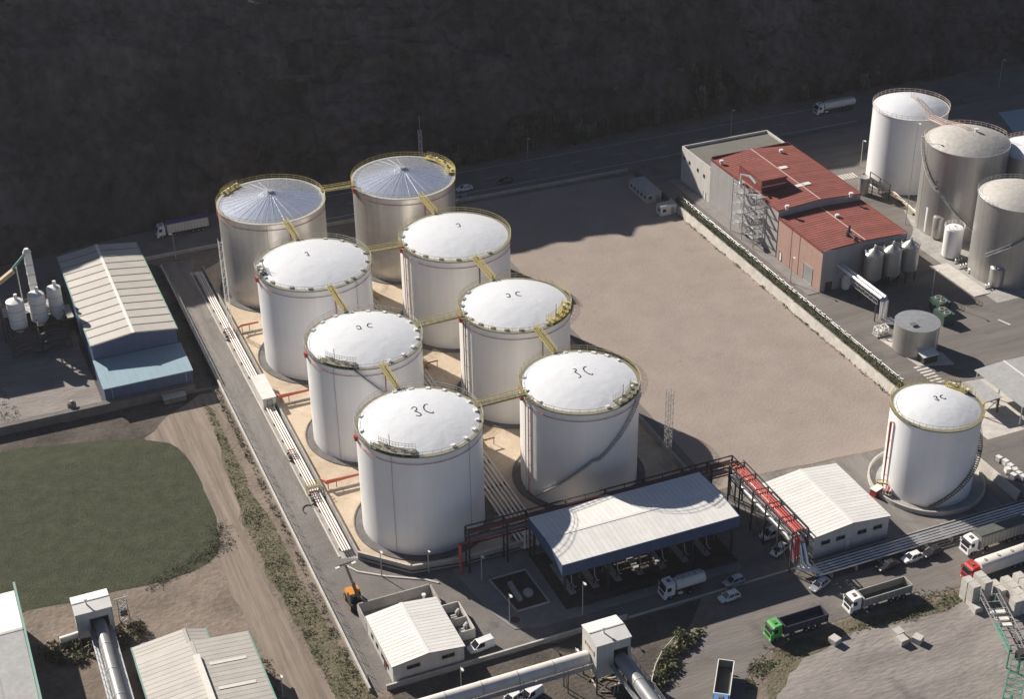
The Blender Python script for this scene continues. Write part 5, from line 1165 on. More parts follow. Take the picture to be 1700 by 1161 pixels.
for i, (x, y) in enumerate(((201.4,267.9),(206.4,267.7),(211.5,268.0))):
    t = thing('silo',['grey silo with cone top nearest the silver pipes','grey silo with cone top in the middle of three','grey silo with cone top nearest the white tanks'][i],'silo',(x,y,TZ),GS)
    mb = MB(); mb.lathe(x,y,[(.5,TZ+1.2),(2.15,TZ+3.2),(2.15,TZ+9.2),(1.95,TZ+9.4),(.35,TZ+10.6),(.35,TZ+10.9),(.02,TZ+10.92)],28); mb.build('shell','insul_grey',t,smooth=True)
    mb = MB(); ring_rail(mb,x,y,2.2,TZ+9.2,1.0,16); mb.build('railing','galv',t); mb = MB(); mb.cyl(x,y,TZ+10.9,TZ+11.5,.2,10); mb.build('cowl','sheet_white',t)
    for k in range(4): a = .785+k*1.5708; mb = MB(); mb.beam((x+1.8*math.cos(a),y+1.8*math.sin(a),TZ),(x+1.8*math.cos(a),y+1.8*math.sin(a),TZ+3.6),.18); mb.build('leg','dark_steel',t)
t = thing('silo_catwalk','galvanised catwalk along the tops of the three silos','catwalk',(206.4,270.2,TZ)); mb = MB(); mb.box(200,213.4,269.9,270.7,TZ+9.3,TZ+9.4); mb.build('deck','galv',t); mb = MB()
for z in (9.9,10.4): mb.beam((200,270.7,TZ+z),(213.4,270.7,TZ+z),.08)
for k in range(9): mb.beam((200+k*1.67,270.7,TZ+9.3),(200+k*1.67,270.7,TZ+10.4),.07)
mb.build('handrail','galv',t)
mb = MB(); x, y = S(1403,480,TZ); t = thing('gas_bottle_tank','upright white tank in the shade of the salmon building','tank',(x,y,TZ)); mb.lathe(x,y,[(.95,TZ+.3),(1.0,TZ+.6),(1.0,TZ+3.4),(.6,TZ+3.9),(.02,TZ+4.0)],18); mb.build('shell','sheet_white',t,smooth=True)
for k in range(3): mb = MB(); mb.beam((x+.7*math.cos(k*2.1),y+.7*math.sin(k*2.1),TZ),(x+.7*math.cos(k*2.1),y+.7*math.sin(k*2.1),TZ+.7),.14); mb.build('leg','galv',t)
def small_tank(label, u, vb, w_, vt, m, rail=None):
    x, y = S(u, vb, TZ); r_ = w_/2/6.55; y += r_*.6; x += r_*.3; h = (vb-vt-w_*.25)/(6.55*.88); t = thing('small_tank', label, 'tank', (x,y,TZ))
    mb = MB(); mb.lathe(x,y,[(r_*.98,TZ+.35),(r_,TZ+.5),(r_,TZ+h-.5),(r_*.85,TZ+h-.15),(r_*.5,TZ+h),(.02,TZ+h+.05)],26); mb.build('shell',m,t,smooth=True)
    for k in range(3): a = k*2.094+.4; mb = MB(); mb.beam((x+r_*.8*math.cos(a),y+r_*.8*math.sin(a),TZ),(x+r_*.8*math.cos(a),y+r_*.8*math.sin(a),TZ+.6),.16); mb.build('leg','galv',t)
    mb = MB(); mb.cyl(x,y,TZ+h-.05,TZ+h+.3,.22,10); mb.build('nozzle','pipe_pink',t)
    if rail: mb = MB(); ring_rail(mb,x,y,r_+.1,TZ+h-.4,1.0,16); mb.build('railing',rail,t)
small_tank('slim upright white tank next to the stair-wrapped clad tank', 1541, 388, 16, 340, 'tank_white')
small_tank('grey tank half as tall as the slim white tank beside it', 1557, 398, 21, 357, 'insul_grey')
small_tank('dark grey tank behind the railed white tank', 1574, 396, 18, 358, 'insul_grey')
small_tank('white tank with a round rail on top among the small tanks', 1580, 430, 30, 376, 'tank_white', 'sheet_white')
small_tank('short white tank with a rounded top on the pale apron', 1626, 460, 23, 421, 'tank_white')
small_tank('short grey tank at the corner of the pale apron', 1655, 478, 25, 441, 'insul_grey')
pth = [S3(1440,283,2.5),S3(1475,312,2.5),S3(1530,362,2.5)]
pipe_run('tan and white pipes on low supports below the tall white tank', [[(p[0]-.35*i,p[1]-.5*i,2.75) for p in pth] for i in range(3)], [.22,.16,.2], ['skylight','rail_grey','tan'], [(q[0]-1.2,q[0]+.4,q[1]-.2,q[1]+.2,TZ,2.55) for q in (S(1446,288,2.4),S(1470,308,2.4),S(1495,330,2.4),S(1520,353,2.4))])
for k, (u, v, l) in enumerate(((1598,445,'cluster of silver valves between the small tanks'),(1612,452,'cluster of silver valves by the rounded white tank'),(1640,478,'cluster of silver valves by the short grey tank'),(1590,436,'cluster of silver valves under the railed white tank'))):
    x, y = S(u,v,TZ); t = thing('valve_cluster',l,'valves',(x,y,TZ)); 
    mb = MB(); mb.box(x-1.2,x+1.2,y-.4,y+.4,TZ,TZ+.25); mb.build('plinth','concrete',t)
    for i in range(3): mb = MB(); xx = x-.8+i*.8; mb.tube([(xx,y-.3,TZ+.2),(xx,y-.3,TZ+.9),(xx+.3,y+.3,TZ+.9),(xx+.3,y+.3,TZ+.2)],.13,6); mb.build('pipe','silver',t,smooth=True)
# dark steel stage beneath the tall white tank
t = thing('tank_stage','dark steel stage with stairs at the foot of the tall white tank','steel stage',(232,311,TZ)); mb = MB(); xa, xb, ya, yb = 230.6, 232.8, 306.4, 315.4
for y in (ya,(ya+yb)/2,yb):
    for x in (xa,xb): mb.beam((x,y,TZ),(x,y,TZ+4.4),.2)
for z in (3.0,4.4):
    for x in (xa,xb): mb.beam((x,ya,TZ+z),(x,yb,TZ+z),.16)
for k in range(5): a = ya+(yb-ya)*k/5; mb.beam((xa,a,TZ+3.0),(xa,a+(yb-ya)/5,TZ+4.4),.1)
mb.build('frame','dark_steel',t); mb = MB(); mb.box(xa,xb,ya,yb,TZ+3.0,TZ+3.1); mb.build('deck','dark_steel',t)
mb = MB(); mb.cyl(229.0,312.6,TZ,TZ+4.8,1.35,18); tag(mb.build('drum','insul_grey',smooth=True),'short grey drum beside the steel stage','drum')
# --- lamps and masts
def lamp(label, u, v, h, z0=0, m='sheet_white', arm=.9, dirn=(0,-1), group='lamp posts'):
    x, y = S(u, v, z0); t = thing('lamp_post', label, 'lamp', (x,y,z0), group); mb = MB(); mb.cyl(x,y,z0,z0+h,.11,8,.07); mb.build('pole','rail_grey',t,smooth=True)
    mb = MB(); mb.beam((x,y,z0+h-.03),(x+dirn[0]*arm,y+dirn[1]*arm,z0+h+.12),.08); mb.build('arm','rail_grey',t)
    mb = MB(); mb.obox((x+dirn[0]*arm,y+dirn[1]*arm),.34 if dirn[0]==0 else .7,.7 if dirn[0]==0 else .34,z0+h+.06,z0+h+.24,0); mb.build('lamp_head',m,t)
lamp('lamp post on the rounded corner of the loading bay footway', 846, 1035, 6.5)
lamp('lamp post in front of the loading canopy', 967, 1022, 7.5)
lamp('lamp post in front of the angled bund wall', 634, 958, 6.0)
lamp('lamp post at the corner of the loading bay footway nearest the tank', 800, 965, 6.0)
lamp('lamp post at the bend of the angled bund wall', 712, 952, 5.5)
lamp('lamp post between the striped warehouse and the side road', 292, 430, 8.0)
lamp('lamp post on the back road behind the process building', 1213, 225, 8)
lamp('lamp post beside the tall white tank', 1428, 278, 8, TZ)
lamp('lamp post on the terrace between the silos and the cooling units', 1546, 498, 8, TZ)
lamp('tall slim mast lamp in front of the tall white tank', 1503, 372, 27.5, TZ)
lamp('lamp post on the back road past the tall white tank', 1658, 145, 9)
lamp('lamp post on the back road by the shrubs', 876, 262, 6)
lamp('lamp post below the white conveyor tube near the pump house', 766, 1150, 5.5)
lamp('lamp post below the white conveyor tube near the tower', 955, 1118, 5.5)
lamp('lamp post on the terrace kerb by the salmon building', 1312, 470, 7, TZ)
lamp('lamp post beside the ribbed shed', 470, 1158, 5)
def lattice_mast(label, u, v, h, w_=.9, m='galv', z0=0, step=1.1, ant=0):
    x, y = S(u, v, z0); t = thing('lattice_mast', label, 'mast', (x,y,z0)); mb = MB(); c = [(-1,-1),(1,-1),(1,1),(-1,1)]
    for a, b in c: mb.beam((x+a*w_/2,y+b*w_/2,z0),(x+a*w_/2,y+b*w_/2,z0+h),.07)
    mb.build('leg_frame',m,t); mb = MB(); k = int(h/step)
    for i in range(k):
        za, zb = z0+i*step, z0+(i+1)*step
        for j in range(4):
            p, q = c[j], c[(j+1)%4]; f = (i+j) % 2
            mb.beam((x+(p if f else q)[0]*w_/2,y+(p if f else q)[1]*w_/2,za),(x+(q if f else p)[0]*w_/2,y+(q if f else p)[1]*w_/2,zb),.045)
            mb.beam((x+p[0]*w_/2,y+p[1]*w_/2,zb),(x+q[0]*w_/2,y+q[1]*w_/2,zb),.045)
    mb.build('bracing',m,t)
    if ant: mb = MB(); mb.tube([(x,y,z0+h-.3),(x,y,z0+h+ant)],.05,5); mb.build('antenna',m,t)
lattice_mast('grey lattice mast at the edge of the gravel lot behind the canopy', 1107, 778, 18.5, 1.1, 'concrete')
lattice_mast('thin pale lattice mast on the road side of the rear steel tank', 700, 285, 12.5, .8, 'sheet_white', 0, 1.0, 4)
lattice_mast('pale lattice mast beside the pipe track and the steel tank', 384, 552, 24.0, .9, 'sheet_white')
x, y = S(208,1032); t = thing('power_pylon','small green lattice pylon with a transformer beside the conveyor house','pylon',(x,y,0)); mb = MB()
for a in (-.9,.9):
    for b in (-.5,.5): mb.beam((x+a,y+b,0),(x+a*.8,y+b*.8,5.4),.1)
for k in range(4):
    z0_, z1_ = k*1.3, (k+1)*1.3
    for b in (-.5,.5): mb.beam((x-.9+.04*k,y+b,z0_),(x+.9-.04*k,y+b,z1_),.07); mb.beam((x+.9-.04*k,y+b,z0_),(x-.9+.04*k,y+b,z1_),.07)
mb.build('frame','galv',t); mb = MB(); mb.box(x-.6,x+.6,y-.6,y+.4,1.6,2.9); mb.build('transformer','concrete_dark',t); mb = MB(); mb.beam((x-1.3,y,5.2),(x+1.3,y,5.2),.16); mb.build('cross_arm','rail_grey',t)
x, y = S(118,1068); t = thing('fuel_tank','small horizontal white tank on cradles by the conveyor house','tank',(x,y,0)); mb = MB(); mb.tube([(x-1.7,y,1.1),(x+1.7,y+.3,1.1)],.62,16); mb.build('shell','sheet_white',t,smooth=True)
for a in (-1,1): mb = MB(); mb.box(x+a-.15,x+a+.15,y-.4,y+.6,0,.6); mb.build('cradle','concrete',t)
# guard rail round the bend
t = thing('guard_rail','thin white guard rail round the outside of the road bend','guard rail',(93,168,0)); pts = [S3(1095,1160,.75),S3(1082,1131,.75),S3(1088,1105,.75),S3(1100,1080,.75),S3(1125,1052,.75)]
mb = MB(); mb.tube(pts,.07,6); mb.build('rail','sheet_white',t)
for i, p in enumerate(pts): mb = MB(); mb.beam((p[0],p[1],0),(p[0],p[1],.78),.09); mb.build('post','galv',t)

# ================================================================== VEHICLES
def loft(mb, sts):
    n = len(sts[0]); vs = [p for s_ in sts for p in s_]; fs = []
    for i in range(len(sts)-1):
        for j in range(n): fs.append((i*n+j, (i+1)*n+j, (i+1)*n+(j+1)%n, i*n+(j+1)%n))
    fs += [tuple(range(n)), tuple(range(len(vs)-1, len(vs)-n-1, -1))]
    return mb.add(vs, fs)
def wheel(root, x, y, r, w_, rim='rim'):
    mb = MB(); mb.tube([(x,y-w_/2,r),(x,y+w_/2,r)], r, 16); o = mb.build('wheel','tyre',root,smooth=True)
    mb = MB(); s_ = 1 if y > 0 else -1; mb.tube([(x,y+s_*w_*.3,r),(x,y+s_*(w_/2+.012),r)], r*.58, 12); mb.build('hub',rim,o,smooth=True)
def car(label, x, y, rz, m, kind='hatch', z0=.045, group='parked and passing cars'):
    t = thing('car' if kind != 'van' else 'van', label, 'car' if kind != 'van' else 'van', (x,y,z0), group, R(rz), True)
    if kind == 'van': st = [(-2.35,.84,.45,1.0),(-2.3,.9,.28,1.05),(.6,.93,.25,1.05),(1.5,.9,.25,1.0),(2.15,.84,.3,.86),(2.35,.68,.42,.75)]; g = (-2.32,1.45,-2.28,.55,1.02,1.86,.86,.76)
    elif kind == 'sedan': st = [(-2.3,.66,.45,.85),(-2.15,.82,.26,.95),(-.9,.88,.22,.95),(.7,.88,.22,.92),(1.65,.84,.22,.80),(2.1,.78,.28,.68),(2.3,.6,.4,.6)]; g = (-1.75,1.05,-1.15,.25,.93,1.42,.78,.6)
    else: st = [(-2.05,.70,.45,.9),(-1.95,.82,.25,.96),(-.9,.87,.22,.96),(.6,.87,.22,.93),(1.45,.84,.22,.82),(1.9,.78,.28,.7),(2.05,.62,.4,.6)]; g = (-1.92,1.05,-1.5,.25,.94,1.48,.79,.62)
    mb = MB(); loft(mb, [[(q,-w_*.92,a),(q,w_*.92,a),(q,w_,a+.2),(q,w_,b-.12),(q,w_*.88,b),(q,-w_*.88,b),(q,-w_,b-.12),(q,-w_,a+.2)] for q,w_,a,b in st]); mb.build('body',m,t,smooth=True,ang=40)
    b0,b1,t0,t1,zb,zt,wb_,wt = g
    mb = MB(); mb.hexa([(b0,-wb_,zb),(b1,-wb_,zb),(b1,wb_,zb),(b0,wb_,zb)],[(t0,-wt,zt),(t1,-wt,zt),(t1,wt,zt),(t0,wt,zt)]); mb.build('windows','glass' if kind != 'van' else 'glass',t)
    mb = MB(); mb.hexa([(t0-.03,-wt-.02,zt-.02),(t1+.05,-wt-.02,zt-.02),(t1+.05,wt+.02,zt-.02),(t0-.03,wt+.02,zt-.02)],[(t0+.06,-wt+.07,zt+.06),(t1-.1,-wt+.07,zt+.06),(t1-.1,wt-.07,zt+.06),(t0+.06,wt-.07,zt+.06)]); ro = mb.build('roof',m,t)
    for s_ in (-1,1):
        mb = MB(); 
        for bx_, tx in ((b0,t0),(b1,t1),((b0*.55+b1*.45),(t0*.5+t1*.5))): mb.beam((bx_,s_*(wb_+.005),zb),(tx,s_*(wt+.005),zt),.09)
        mb.build('pillar',m,t)
        mb = MB(); mb.obox((st[-2][0]-.02,s_*.55),.26,.34,.55,.72,0); mb.build('headlight','headlight',t)
        mb = MB(); mb.obox((st[0][0]+.06,s_*.58),.16,.22,.68,.86,0); mb.build('tail_light','truck_red',t)
        mb = MB(); mb.obox((b1-.25,s_*(wb_+.16)),.16,.2,zb,zb+.16,0); mb.build('mirror',m,t)
        for wx in (-st[-1][0]*.62, st[-1][0]*.64): wheel(t, wx, s_*.76, .31, .2)
    if kind == 'van':
        for s_ in (-1,1): mb = MB(); mb.hexa([(-2.3,s_*.865,1.03),(-.4,s_*.865,1.03),(-.4,s_*.885,1.03),(-2.3,s_*.885,1.03)],[(-2.28,s_*.765,1.85),(-.45,s_*.765,1.85),(-.45,s_*.785,1.85),(-2.28,s_*.785,1.85)]); mb.build('side_panel',m,t)
    return t
def truck(label, x, y, rz, cabm, kind, L=13.0, tm='trailer_grey', tm2=None, z0=.045, group='heavy trucks', name='truck'):
    t = thing(name, label, 'truck', (x,y,z0), group, R(rz), True); f = L/2
    mb = MB(); w_ = 1.22; cab = [(0,.55,2.5),(.0,.5,2.6),(-.25,.5,3.35),(-.6,.5,3.6),(-2.1,.5,3.7),(-2.2,.5,3.6)]
    mb = MB(); loft(mb, [[(f-.02,-w_*.96,.45),(f-.02,w_*.96,.45),(f-.02,w_*.96,1.75),(f-.02,-w_*.96,1.75)],[(f-.12,-w_,.4),(f-.12,w_,.4),(f-.12,w_,1.95),(f-.12,-w_,1.95)],[(f-.42,-w_,.4),(f-.42,w_,.4),(f-.42,w_*.97,2.95),(f-.42,-w_*.97,2.95)],[(f-.75,-w_,.9),(f-.75,w_,.9),(f-.75,w_*.92,3.3),(f-.75,-w_*.92,3.3)],[(f-2.15,-w_,.9),(f-2.15,w_,.9),(f-2.15,w_*.94,3.45),(f-2.15,-w_*.94,3.45)]]); cb = mb.build('cab',cabm,t,smooth=True,ang=25)
    mb = MB(); mb.hexa([(f-.11,-1.05,1.98),(f-.03,-1.05,1.9),(f-.03,1.05,1.9),(f-.11,1.05,1.98)],[(f-.45,-1.0,2.85),(f-.34,-1.0,2.85),(f-.34,1.0,2.85),(f-.45,1.0,2.85)]); mb.build('windscreen','glass',cb)
    mb = MB(); mb.box(f-.03,f+.01,-.8,.8,.95,1.65); mb.build('grille','dark_steel',cb)
    mb = MB(); mb.box(f-.3,f+.06,-1.24,1.24,.35,.8); mb.build('bumper',cabm,cb)
    mb = MB(); mb.hexa([(f-.36,-1.15,2.98),(f-.02,-1.15,2.9),(f-.02,1.15,2.9),(f-.36,1.15,2.98)],[(f-.36,-1.15,3.06),(f-.02,-1.15,2.96),(f-.02,1.15,2.96),(f-.36,1.15,3.06)]); mb.build('sun_visor','dark_steel',cb)
    mb = MB(); mb.obox((f-1.35,0),.62,.72,3.36,3.5,0); mb.build('roof_hatch','concrete_dark',cb)
    for s_ in (-1,1):
        mb = MB(); mb.box(f-1.35,f-.55,s_*1.2-.03,s_*1.2+.03,1.9,2.7); mb.build('side_window','glass',cb)
        mb = MB(); mb.box(f-.35,f-.2,s_*1.45-.1,s_*1.45+.1,2.0,2.75); mb.build('mirror',cabm,cb)
        mb = MB(); mb.box(f-.02,f+.07,s_*.95-.16,s_*.95+.16,.5,.72); mb.build('headlight','headlight',cb)
        wheel(t, f-1.3, s_*1.05, .5, .32); wheel(t, f-4.4 if kind != 'rigid' else f-5.2, s_*1.0, .5, .5)
        if kind != 'rigid':
            for k in range(3): wheel(t, -f+1.5+k*1.3, s_*1.0, .5, .45)
        mb = MB(); mb.tube([(f-2.9,s_*.95,.75),(f-3.7,s_*.95,.75)],.28,10); mb.build('fuel_tank','silver',t,smooth=True)
    mb = MB()
    for s_ in (-1,1): mb.box(-f+.4,f-1.2,s_*.45-.06,s_*.45+.06,.75,1.05)
    mb.build('chassis','dark_steel',t)
    x1, x0 = f-2.7, -f
    if kind == 'tipper':
        mb = MB(); zb, zt, w_ = 1.15, 2.75, 1.25
        mb.box(x0,x1,-w_,w_,zb,zb+.12); mb.box(x0,x1,-w_,-w_+.08,zb+.12,zt); mb.box(x0,x1,w_-.08,w_,zb+.12,zt); mb.box(x1-.08,x1,-w_+.08,w_-.08,zb+.12,zt+.2); mb.box(x0,x0+.08,-w_+.08,w_-.08,zb+.12,zt); by = mb.build('tipper_body',tm,t)
        mb = MB()
        for s_ in (-1,1):
            mb.beam((x0,s_*(w_+.04),zt),(x1,s_*(w_+.04),zt),.14)
            for k in range(9): q = x0+(x1-x0)*k/8; mb.beam((q,s_*(w_+.05),zb),(q,s_*(w_+.05),zt),.12)
        mb.beam((x1,-w_,zt+.2),(x1,w_,zt+.2),.14); mb.beam((x0,-w_,zt),(x0,w_,zt),.14); mb.build('rim',tm2 or tm,by)
        mb = MB(); mb.box(x0+.1,x1-.1,-w_+.1,w_-.1,zb+.12,zb+.2); mb.build('liner','tarp_dark',by)
        mb = MB(); mb.beam((x0-.1,-1.1,.75),(x0-.1,1.1,.75),.14,.3); mb.build('rear_bumper','rail_grey',t)
    elif kind == 'curtain':
        zb, zt, w_ = 1.2, 3.6, 1.25; mb = MB(); mb.box(x0,x1,-w_,w_,zb,zt); by = mb.build('trailer_body',tm,t)
        for s_ in (-1,1):
            for k in range(13): mb = MB(); q = x0+.4+(x1-x0-.8)*k/12; mb.box(q-.05,q+.05,s_*w_-.04,s_*w_+.04,zb,zt); mb.build('rib','rail_grey',by)
        mb = MB(); mb.hexa([(x0-.03,-w_-.03,zt+.003),(x1+.03,-w_-.03,zt+.003),(x1+.03,w_+.03,zt+.003),(x0-.03,w_+.03,zt+.003)],[(x0,-w_*.8,zt+.16),(x1,-w_*.8,zt+.16),(x1,w_*.8,zt+.16),(x0,w_*.8,zt+.16)]); mb.build('tarpaulin',tm2 or tm,by)
    elif kind == 'bulk':
        zb, w_ = 1.15, 1.25; mb = MB(); sec = [(-w_,zb),(w_,zb),(w_,2.9),(w_*.8,3.25),(w_*.4,3.42),(0,3.46),(-w_*.4,3.42),(-w_*.8,3.25),(-w_,2.9)]
        loft(mb, [[(q,y_*k,zb+(z_-zb)*k2) for y_,z_ in sec] for q,k,k2 in ((x0,.94,.94),(x0+.25,1,1),(x1-.25,1,1),(x1,.94,.94))]); by = mb.build('trailer_body',tm,t,smooth=True)
        for k in range(4): mb = MB(); q = x0+(x1-x0)*(k+.5)/4; mb.cyl(q,0,3.42,3.56,.3,12); mb.build('hatch','rail_grey',by)
        mb = MB(); mb.box(x0+.1,x1-.1,-1.28,1.28,zb-.12,zb+.02); mb.build('side_rail','rail_grey',by)
    elif kind in ('tank','rigid'):
        if kind == 'rigid': x0, x1 = -f, f-2.6
        mb = MB(); mb.tube([(x0,0,2.2),(x0+.2,0,2.2),(x1-.2,0,2.2),(x1,0,2.2)],1.12,22); by = mb.build('tank_body',tm,t,smooth=True)
        for k in range(5): mb = MB(); q = x0+(x1-x0)*(k+.5)/5; mb.cyl(q,0,3.25,3.45,.28,12); mb.build('hatch','rail_grey',by)
        mb = MB(); mb.box(x0+.4,x1-.4,-.5,-.46,3.3,3.6); mb.box(x0+.4,x1-.4,.46,.5,3.3,3.6); mb.build('top_rail','galv',by)
    if tm2 and kind == 'curtain2': pass
    return t
truck('green cabbed tipper truck with a long dark navy body', 122.6, 172.9, 180, 'truck_green', 'tipper', 11.2, 'trailer_navy', 'trailer_navy')
truck('white cabbed tipper truck with a grey metal body', 139.6, 173.6, 180, 'car_white', 'tipper', 12.6, 'trailer_grey', 'rail_grey')
truck('white cabbed truck hauling a grey trailer with a green headboard', 168.6, 179.0, 182, 'car_white', 'curtain', 13.6, 'trailer_grey', 'tarp_dark')
truck('red cabbed truck hauling a white round topped trailer', 164.4, 172.5, 182, 'truck_red', 'bulk', 14.5, 'trailer_white')
a, b = S(1206,1097,2.8), S(1198,1152,2.8); hd = math.degrees(math.atan2(b[1]-a[1], b[0]-a[0])); d = Vector((b[0]-a[0], b[1]-a[1])).normalized(); c = Vector(a)+d*5.5
truck('tipper truck with a pale blue cab leaving round the road bend', c.x, c.y, hd, 'truck_blue', 'tipper', 11.0, 'trailer_grey', 'sheet_white')
truck('white cabbed truck with purple topped trailer on the back road', 60.0, 368.6, 181, 'car_white', 'curtain', 13.4, 'trailer_white', 'tarp_purple', .03)
truck('white tanker truck on the back road by the shrubs', 256.0, 368.0, 181, 'car_white', 'tank', 13.4, 'trailer_white', None, .03)
truck('short white tanker truck parked in front of the loading bay', 109.8, 190.0, 181, 'car_white', 'rigid', 8.4, 'trailer_white')
x, y = S(1210,996); car('white hatchback on the road in the canopy shade', x, y, 183, 'car_white')
x, y = S(1360,976); car('silver saloon car turning by the bent silver pipes', x, y, 200, 'car_silver', 'sedan')
x, y = S(1513,931); car('white hatchback parked beside the silver pipes behind a dark car', x, y, 184, 'car_white')
x, y = S(1473,944); car('dark saloon car parked beside the silver pipes', x, y, 184, 'car_dark', 'sedan')
x, y = S(1547,922); car('black hatchback parked between the white hatchback and the white truck', x, y, 184, 'car_dark')
x, y = S(1280,892); car('white van parked under the red pipes', x, y, 186, 'car_white', 'van')
x, y = S(1293,918); car('white hatchback parked under the red pipes', x, y, 205, 'car_white')
car('white van with a bare roof beside the pump house', 71.4, 190.4, 186, 'car_white', 'van')
x, y = S(1218,970); car('grey hatchback waiting at the loading bay exit', x, y, 184, 'car_silver')
x, y = S(771,316); car('white car on the back road beside the steel tank', x, y, 184, 'car_white', 'sedan')
x, y = S(766,330); car('pale saloon parked inside the back wall', x, y-1.0, 184, 'car_silver', 'sedan')
x, y = S(838,304); car('dark car on the back road', x, y, 184, 'car_dark', 'sedan')
x, y = S(880,1160); car('white van parked below the white conveyor tube', x, y, 200, 'car_white', 'van', .02)
x, y = S(850,1166); car('white hatchback parked below the white conveyor tube', x, y, 200, 'car_white', 'hatch', .02)
# orange mobile crane by the side road
x, y = S(590,1003); mc = thing('mobile_crane', 'small orange mobile crane with its long boom raised beside the side road', 'crane', (x,y,.045)); z = .045
mb = MB(); mb.hexa([(x-1.1,y-1.9,.75),(x+1.1,y-1.9,.75),(x+1.1,y+2.0,.75),(x-1.1,y+2.0,.75)],[(x-1.0,y-1.7,1.35),(x+1.0,y-1.7,1.35),(x+1.0,y+1.9,1.35),(x-1.0,y+1.9,1.35)]); mb.build('chassis','dark_steel',mc)
mb = MB(); loft(mb,[[(x-1.05,y+.4,1.35),(x+.2,y+.4,1.35),(x+.2,y+.4,2.2),(x-1.05,y+.4,2.2)],[(x-1.05,y+2.0,1.35),(x+.2,y+2.0,1.35),(x+.1,y+1.8,2.1),(x-.95,y+1.8,2.1)]]); mb.build('engine_cover','orange',mc)
mb = MB(); mb.hexa([(x-1.05,y-1.2,1.353),(x-.1,y-1.2,1.353),(x-.1,y+.35,1.353),(x-1.05,y+.35,1.353)],[(x-.95,y-.9,2.75),(x-.2,y-.9,2.75),(x-.2,y+.25,2.75),(x-.95,y+.25,2.75)]); cbn = mb.build('cabin','glass',mc)
mb = MB(); mb.box(x-.98,x-.17,y-.92,y+.28,2.75,2.85); mb.build('roof','orange',cbn)
mb = MB(); mb.box(x+.35,x+1.05,y+.9,y+1.9,1.353,2.0); mb.build('counterweight','orange',mc)
for s_ in (-1,1):
    for yy_ in (-1.3,1.4): 
        mb = MB(); mb.tube([(x+s_*1.0-.2,y+yy_,.65),(x+s_*1.0+.2,y+yy_,.65)],.62,16); o = mb.build('wheel','tyre',mc,smooth=True); mb = MB(); mb.tube([(x+s_*1.0-.21,y+yy_,.65),(x+s_*1.0+.21,y+yy_,.65)],.32,12); mb.build('hub','orange',o)
tip = S3(573,938,8.6); p0 = Vector((x+.5,y-.9,1.6)); p1 = Vector(tip); md = p0.lerp(p1,.45)
mb = MB(); mb.beam(p0,md,.6,.7); bo = mb.build('boom','wood',mc); mb = MB(); mb.beam(md,p1,.42,.5); mb.build('boom_extension','olive',bo); mb = MB(); mb.beam(p0.lerp(p1,.1),p0.lerp(p1,.5)+Vector((.35,0,0)),.12); mb.build('ram','yellow',bo)
mb = MB(); mb.beam(p1-Vector((1.6,0,0)),p1+Vector((1.6,.3,0)),.28,.2); mb.build('cross_head','dark_steel',bo)
for s_ in (-1,1): mb = MB(); mb.obox((p1.x+s_*1.5,p1.y-.3+.1*s_),.8,.5,p1.z-.1,p1.z+.14,.2); mb.build('work_lamp','lamp_glass',bo)
for ch in mc.children:
    if ch is not bo: ch.scale = (1.18,1.18,1.12)
# ================================================================== BLOCKS, CRATES, GANTRY
GB = 'pale concrete blocks'
mb = MB()
for k in range(2): mb.box(-.8,.8,-.8,.8,k*.56,k*.56+.53)
mb.box(-.74,.74,-.74,.74,.5,.58)
bm_ = mb.build('concrete_block','block',loc=(0,0,0)); used = [False]
def block(x, y, z, rz, label):
    if not used[0]: o = bm_; used[0] = True
    else: o = bm_.copy(); col.objects.link(o)
    o.location = (x,y,z); o.rotation_euler = (0,0,rz); return tag(o, label, 'block', GB)
cols_ = [(1608,962,4),(1616,969,4),(1628,954,4),(1635,961,4),(1651,968,2),(1658,975,2),(1671,962,3),(1677,969,3),(1690,956,4),(1696,964,4),(1685,977,3),(1693,984,3),(1666,983,1),(1673,990,1),(1700,991,3),(1619,1004,1),(1702,975,4)]
plc = []
for u, v, n in cols_:
    x, y = S(u, v, 1.09*n)
    for q in plc:
        dx, dy = x-q[0], y-q[1]
        if abs(dx) < 1.68 and abs(dy) < 1.68:
            if abs(dx) > abs(dy): x = q[0]+math.copysign(1.7, dx)
            else: y = q[1]+math.copysign(1.7, dy)
    plc.append((x,y))
    for k in range(n): block(x+rng.uniform(-.02,.02), y+rng.uniform(-.02,.02), .042+k*1.092, rng.uniform(-.02,.02), 'pale concrete block in the stacks beside the green gantry')
x, y = S(1385,1068); block(x,y,.045,.3,'single pale block on the kerb behind the green cabbed truck')
x, y = S(1497,1068); block(x,y,.04,.1,'pale block standing clear of the stacks, right beside another block'); block(x+.5,y+1.85,.04,.15,'pale block behind its twin on the open storage yard')
x, y = S(1523,1066); block(x,y,.04,.5,'pale block turned askew on the open storage yard')
# green gantry
gt = thing('gantry', 'green and silver lattice gantry over the concrete block stacks', 'gantry', (*S(1668,1060),.04))
P0, P1 = Vector(S3(1640,988,3.2)), Vector(S3(1690,1085,3.2)); d = (P1-P0).normalized(); n = Vector((-d.y,d.x,0)); L_ = (P1-P0).length
for s_ in (-1,1):
    mb = MB(); o_ = n*s_*1.5
    for z in (0,1.3): mb.beam(P0+o_+Vector((0,0,z)),P1+o_+Vector((0,0,z)),.14)
    k = int(L_/1.2)
    for i in range(k): q0, q1 = P0+d*L_*i/k+o_, P0+d*L_*(i+1)/k+o_; mb.beam(q0,q1+Vector((0,0,1.3)),.08); mb.beam(q1,q1+Vector((0,0,1.3)),.08)
    mb.build('side_truss','galv',gt)
mb = MB()
for i in range(9): q = P0+d*L_*i/8; mb.beam(q-n*1.5,q+n*1.5,.12)
mb.build('cross_beam','galv',gt)
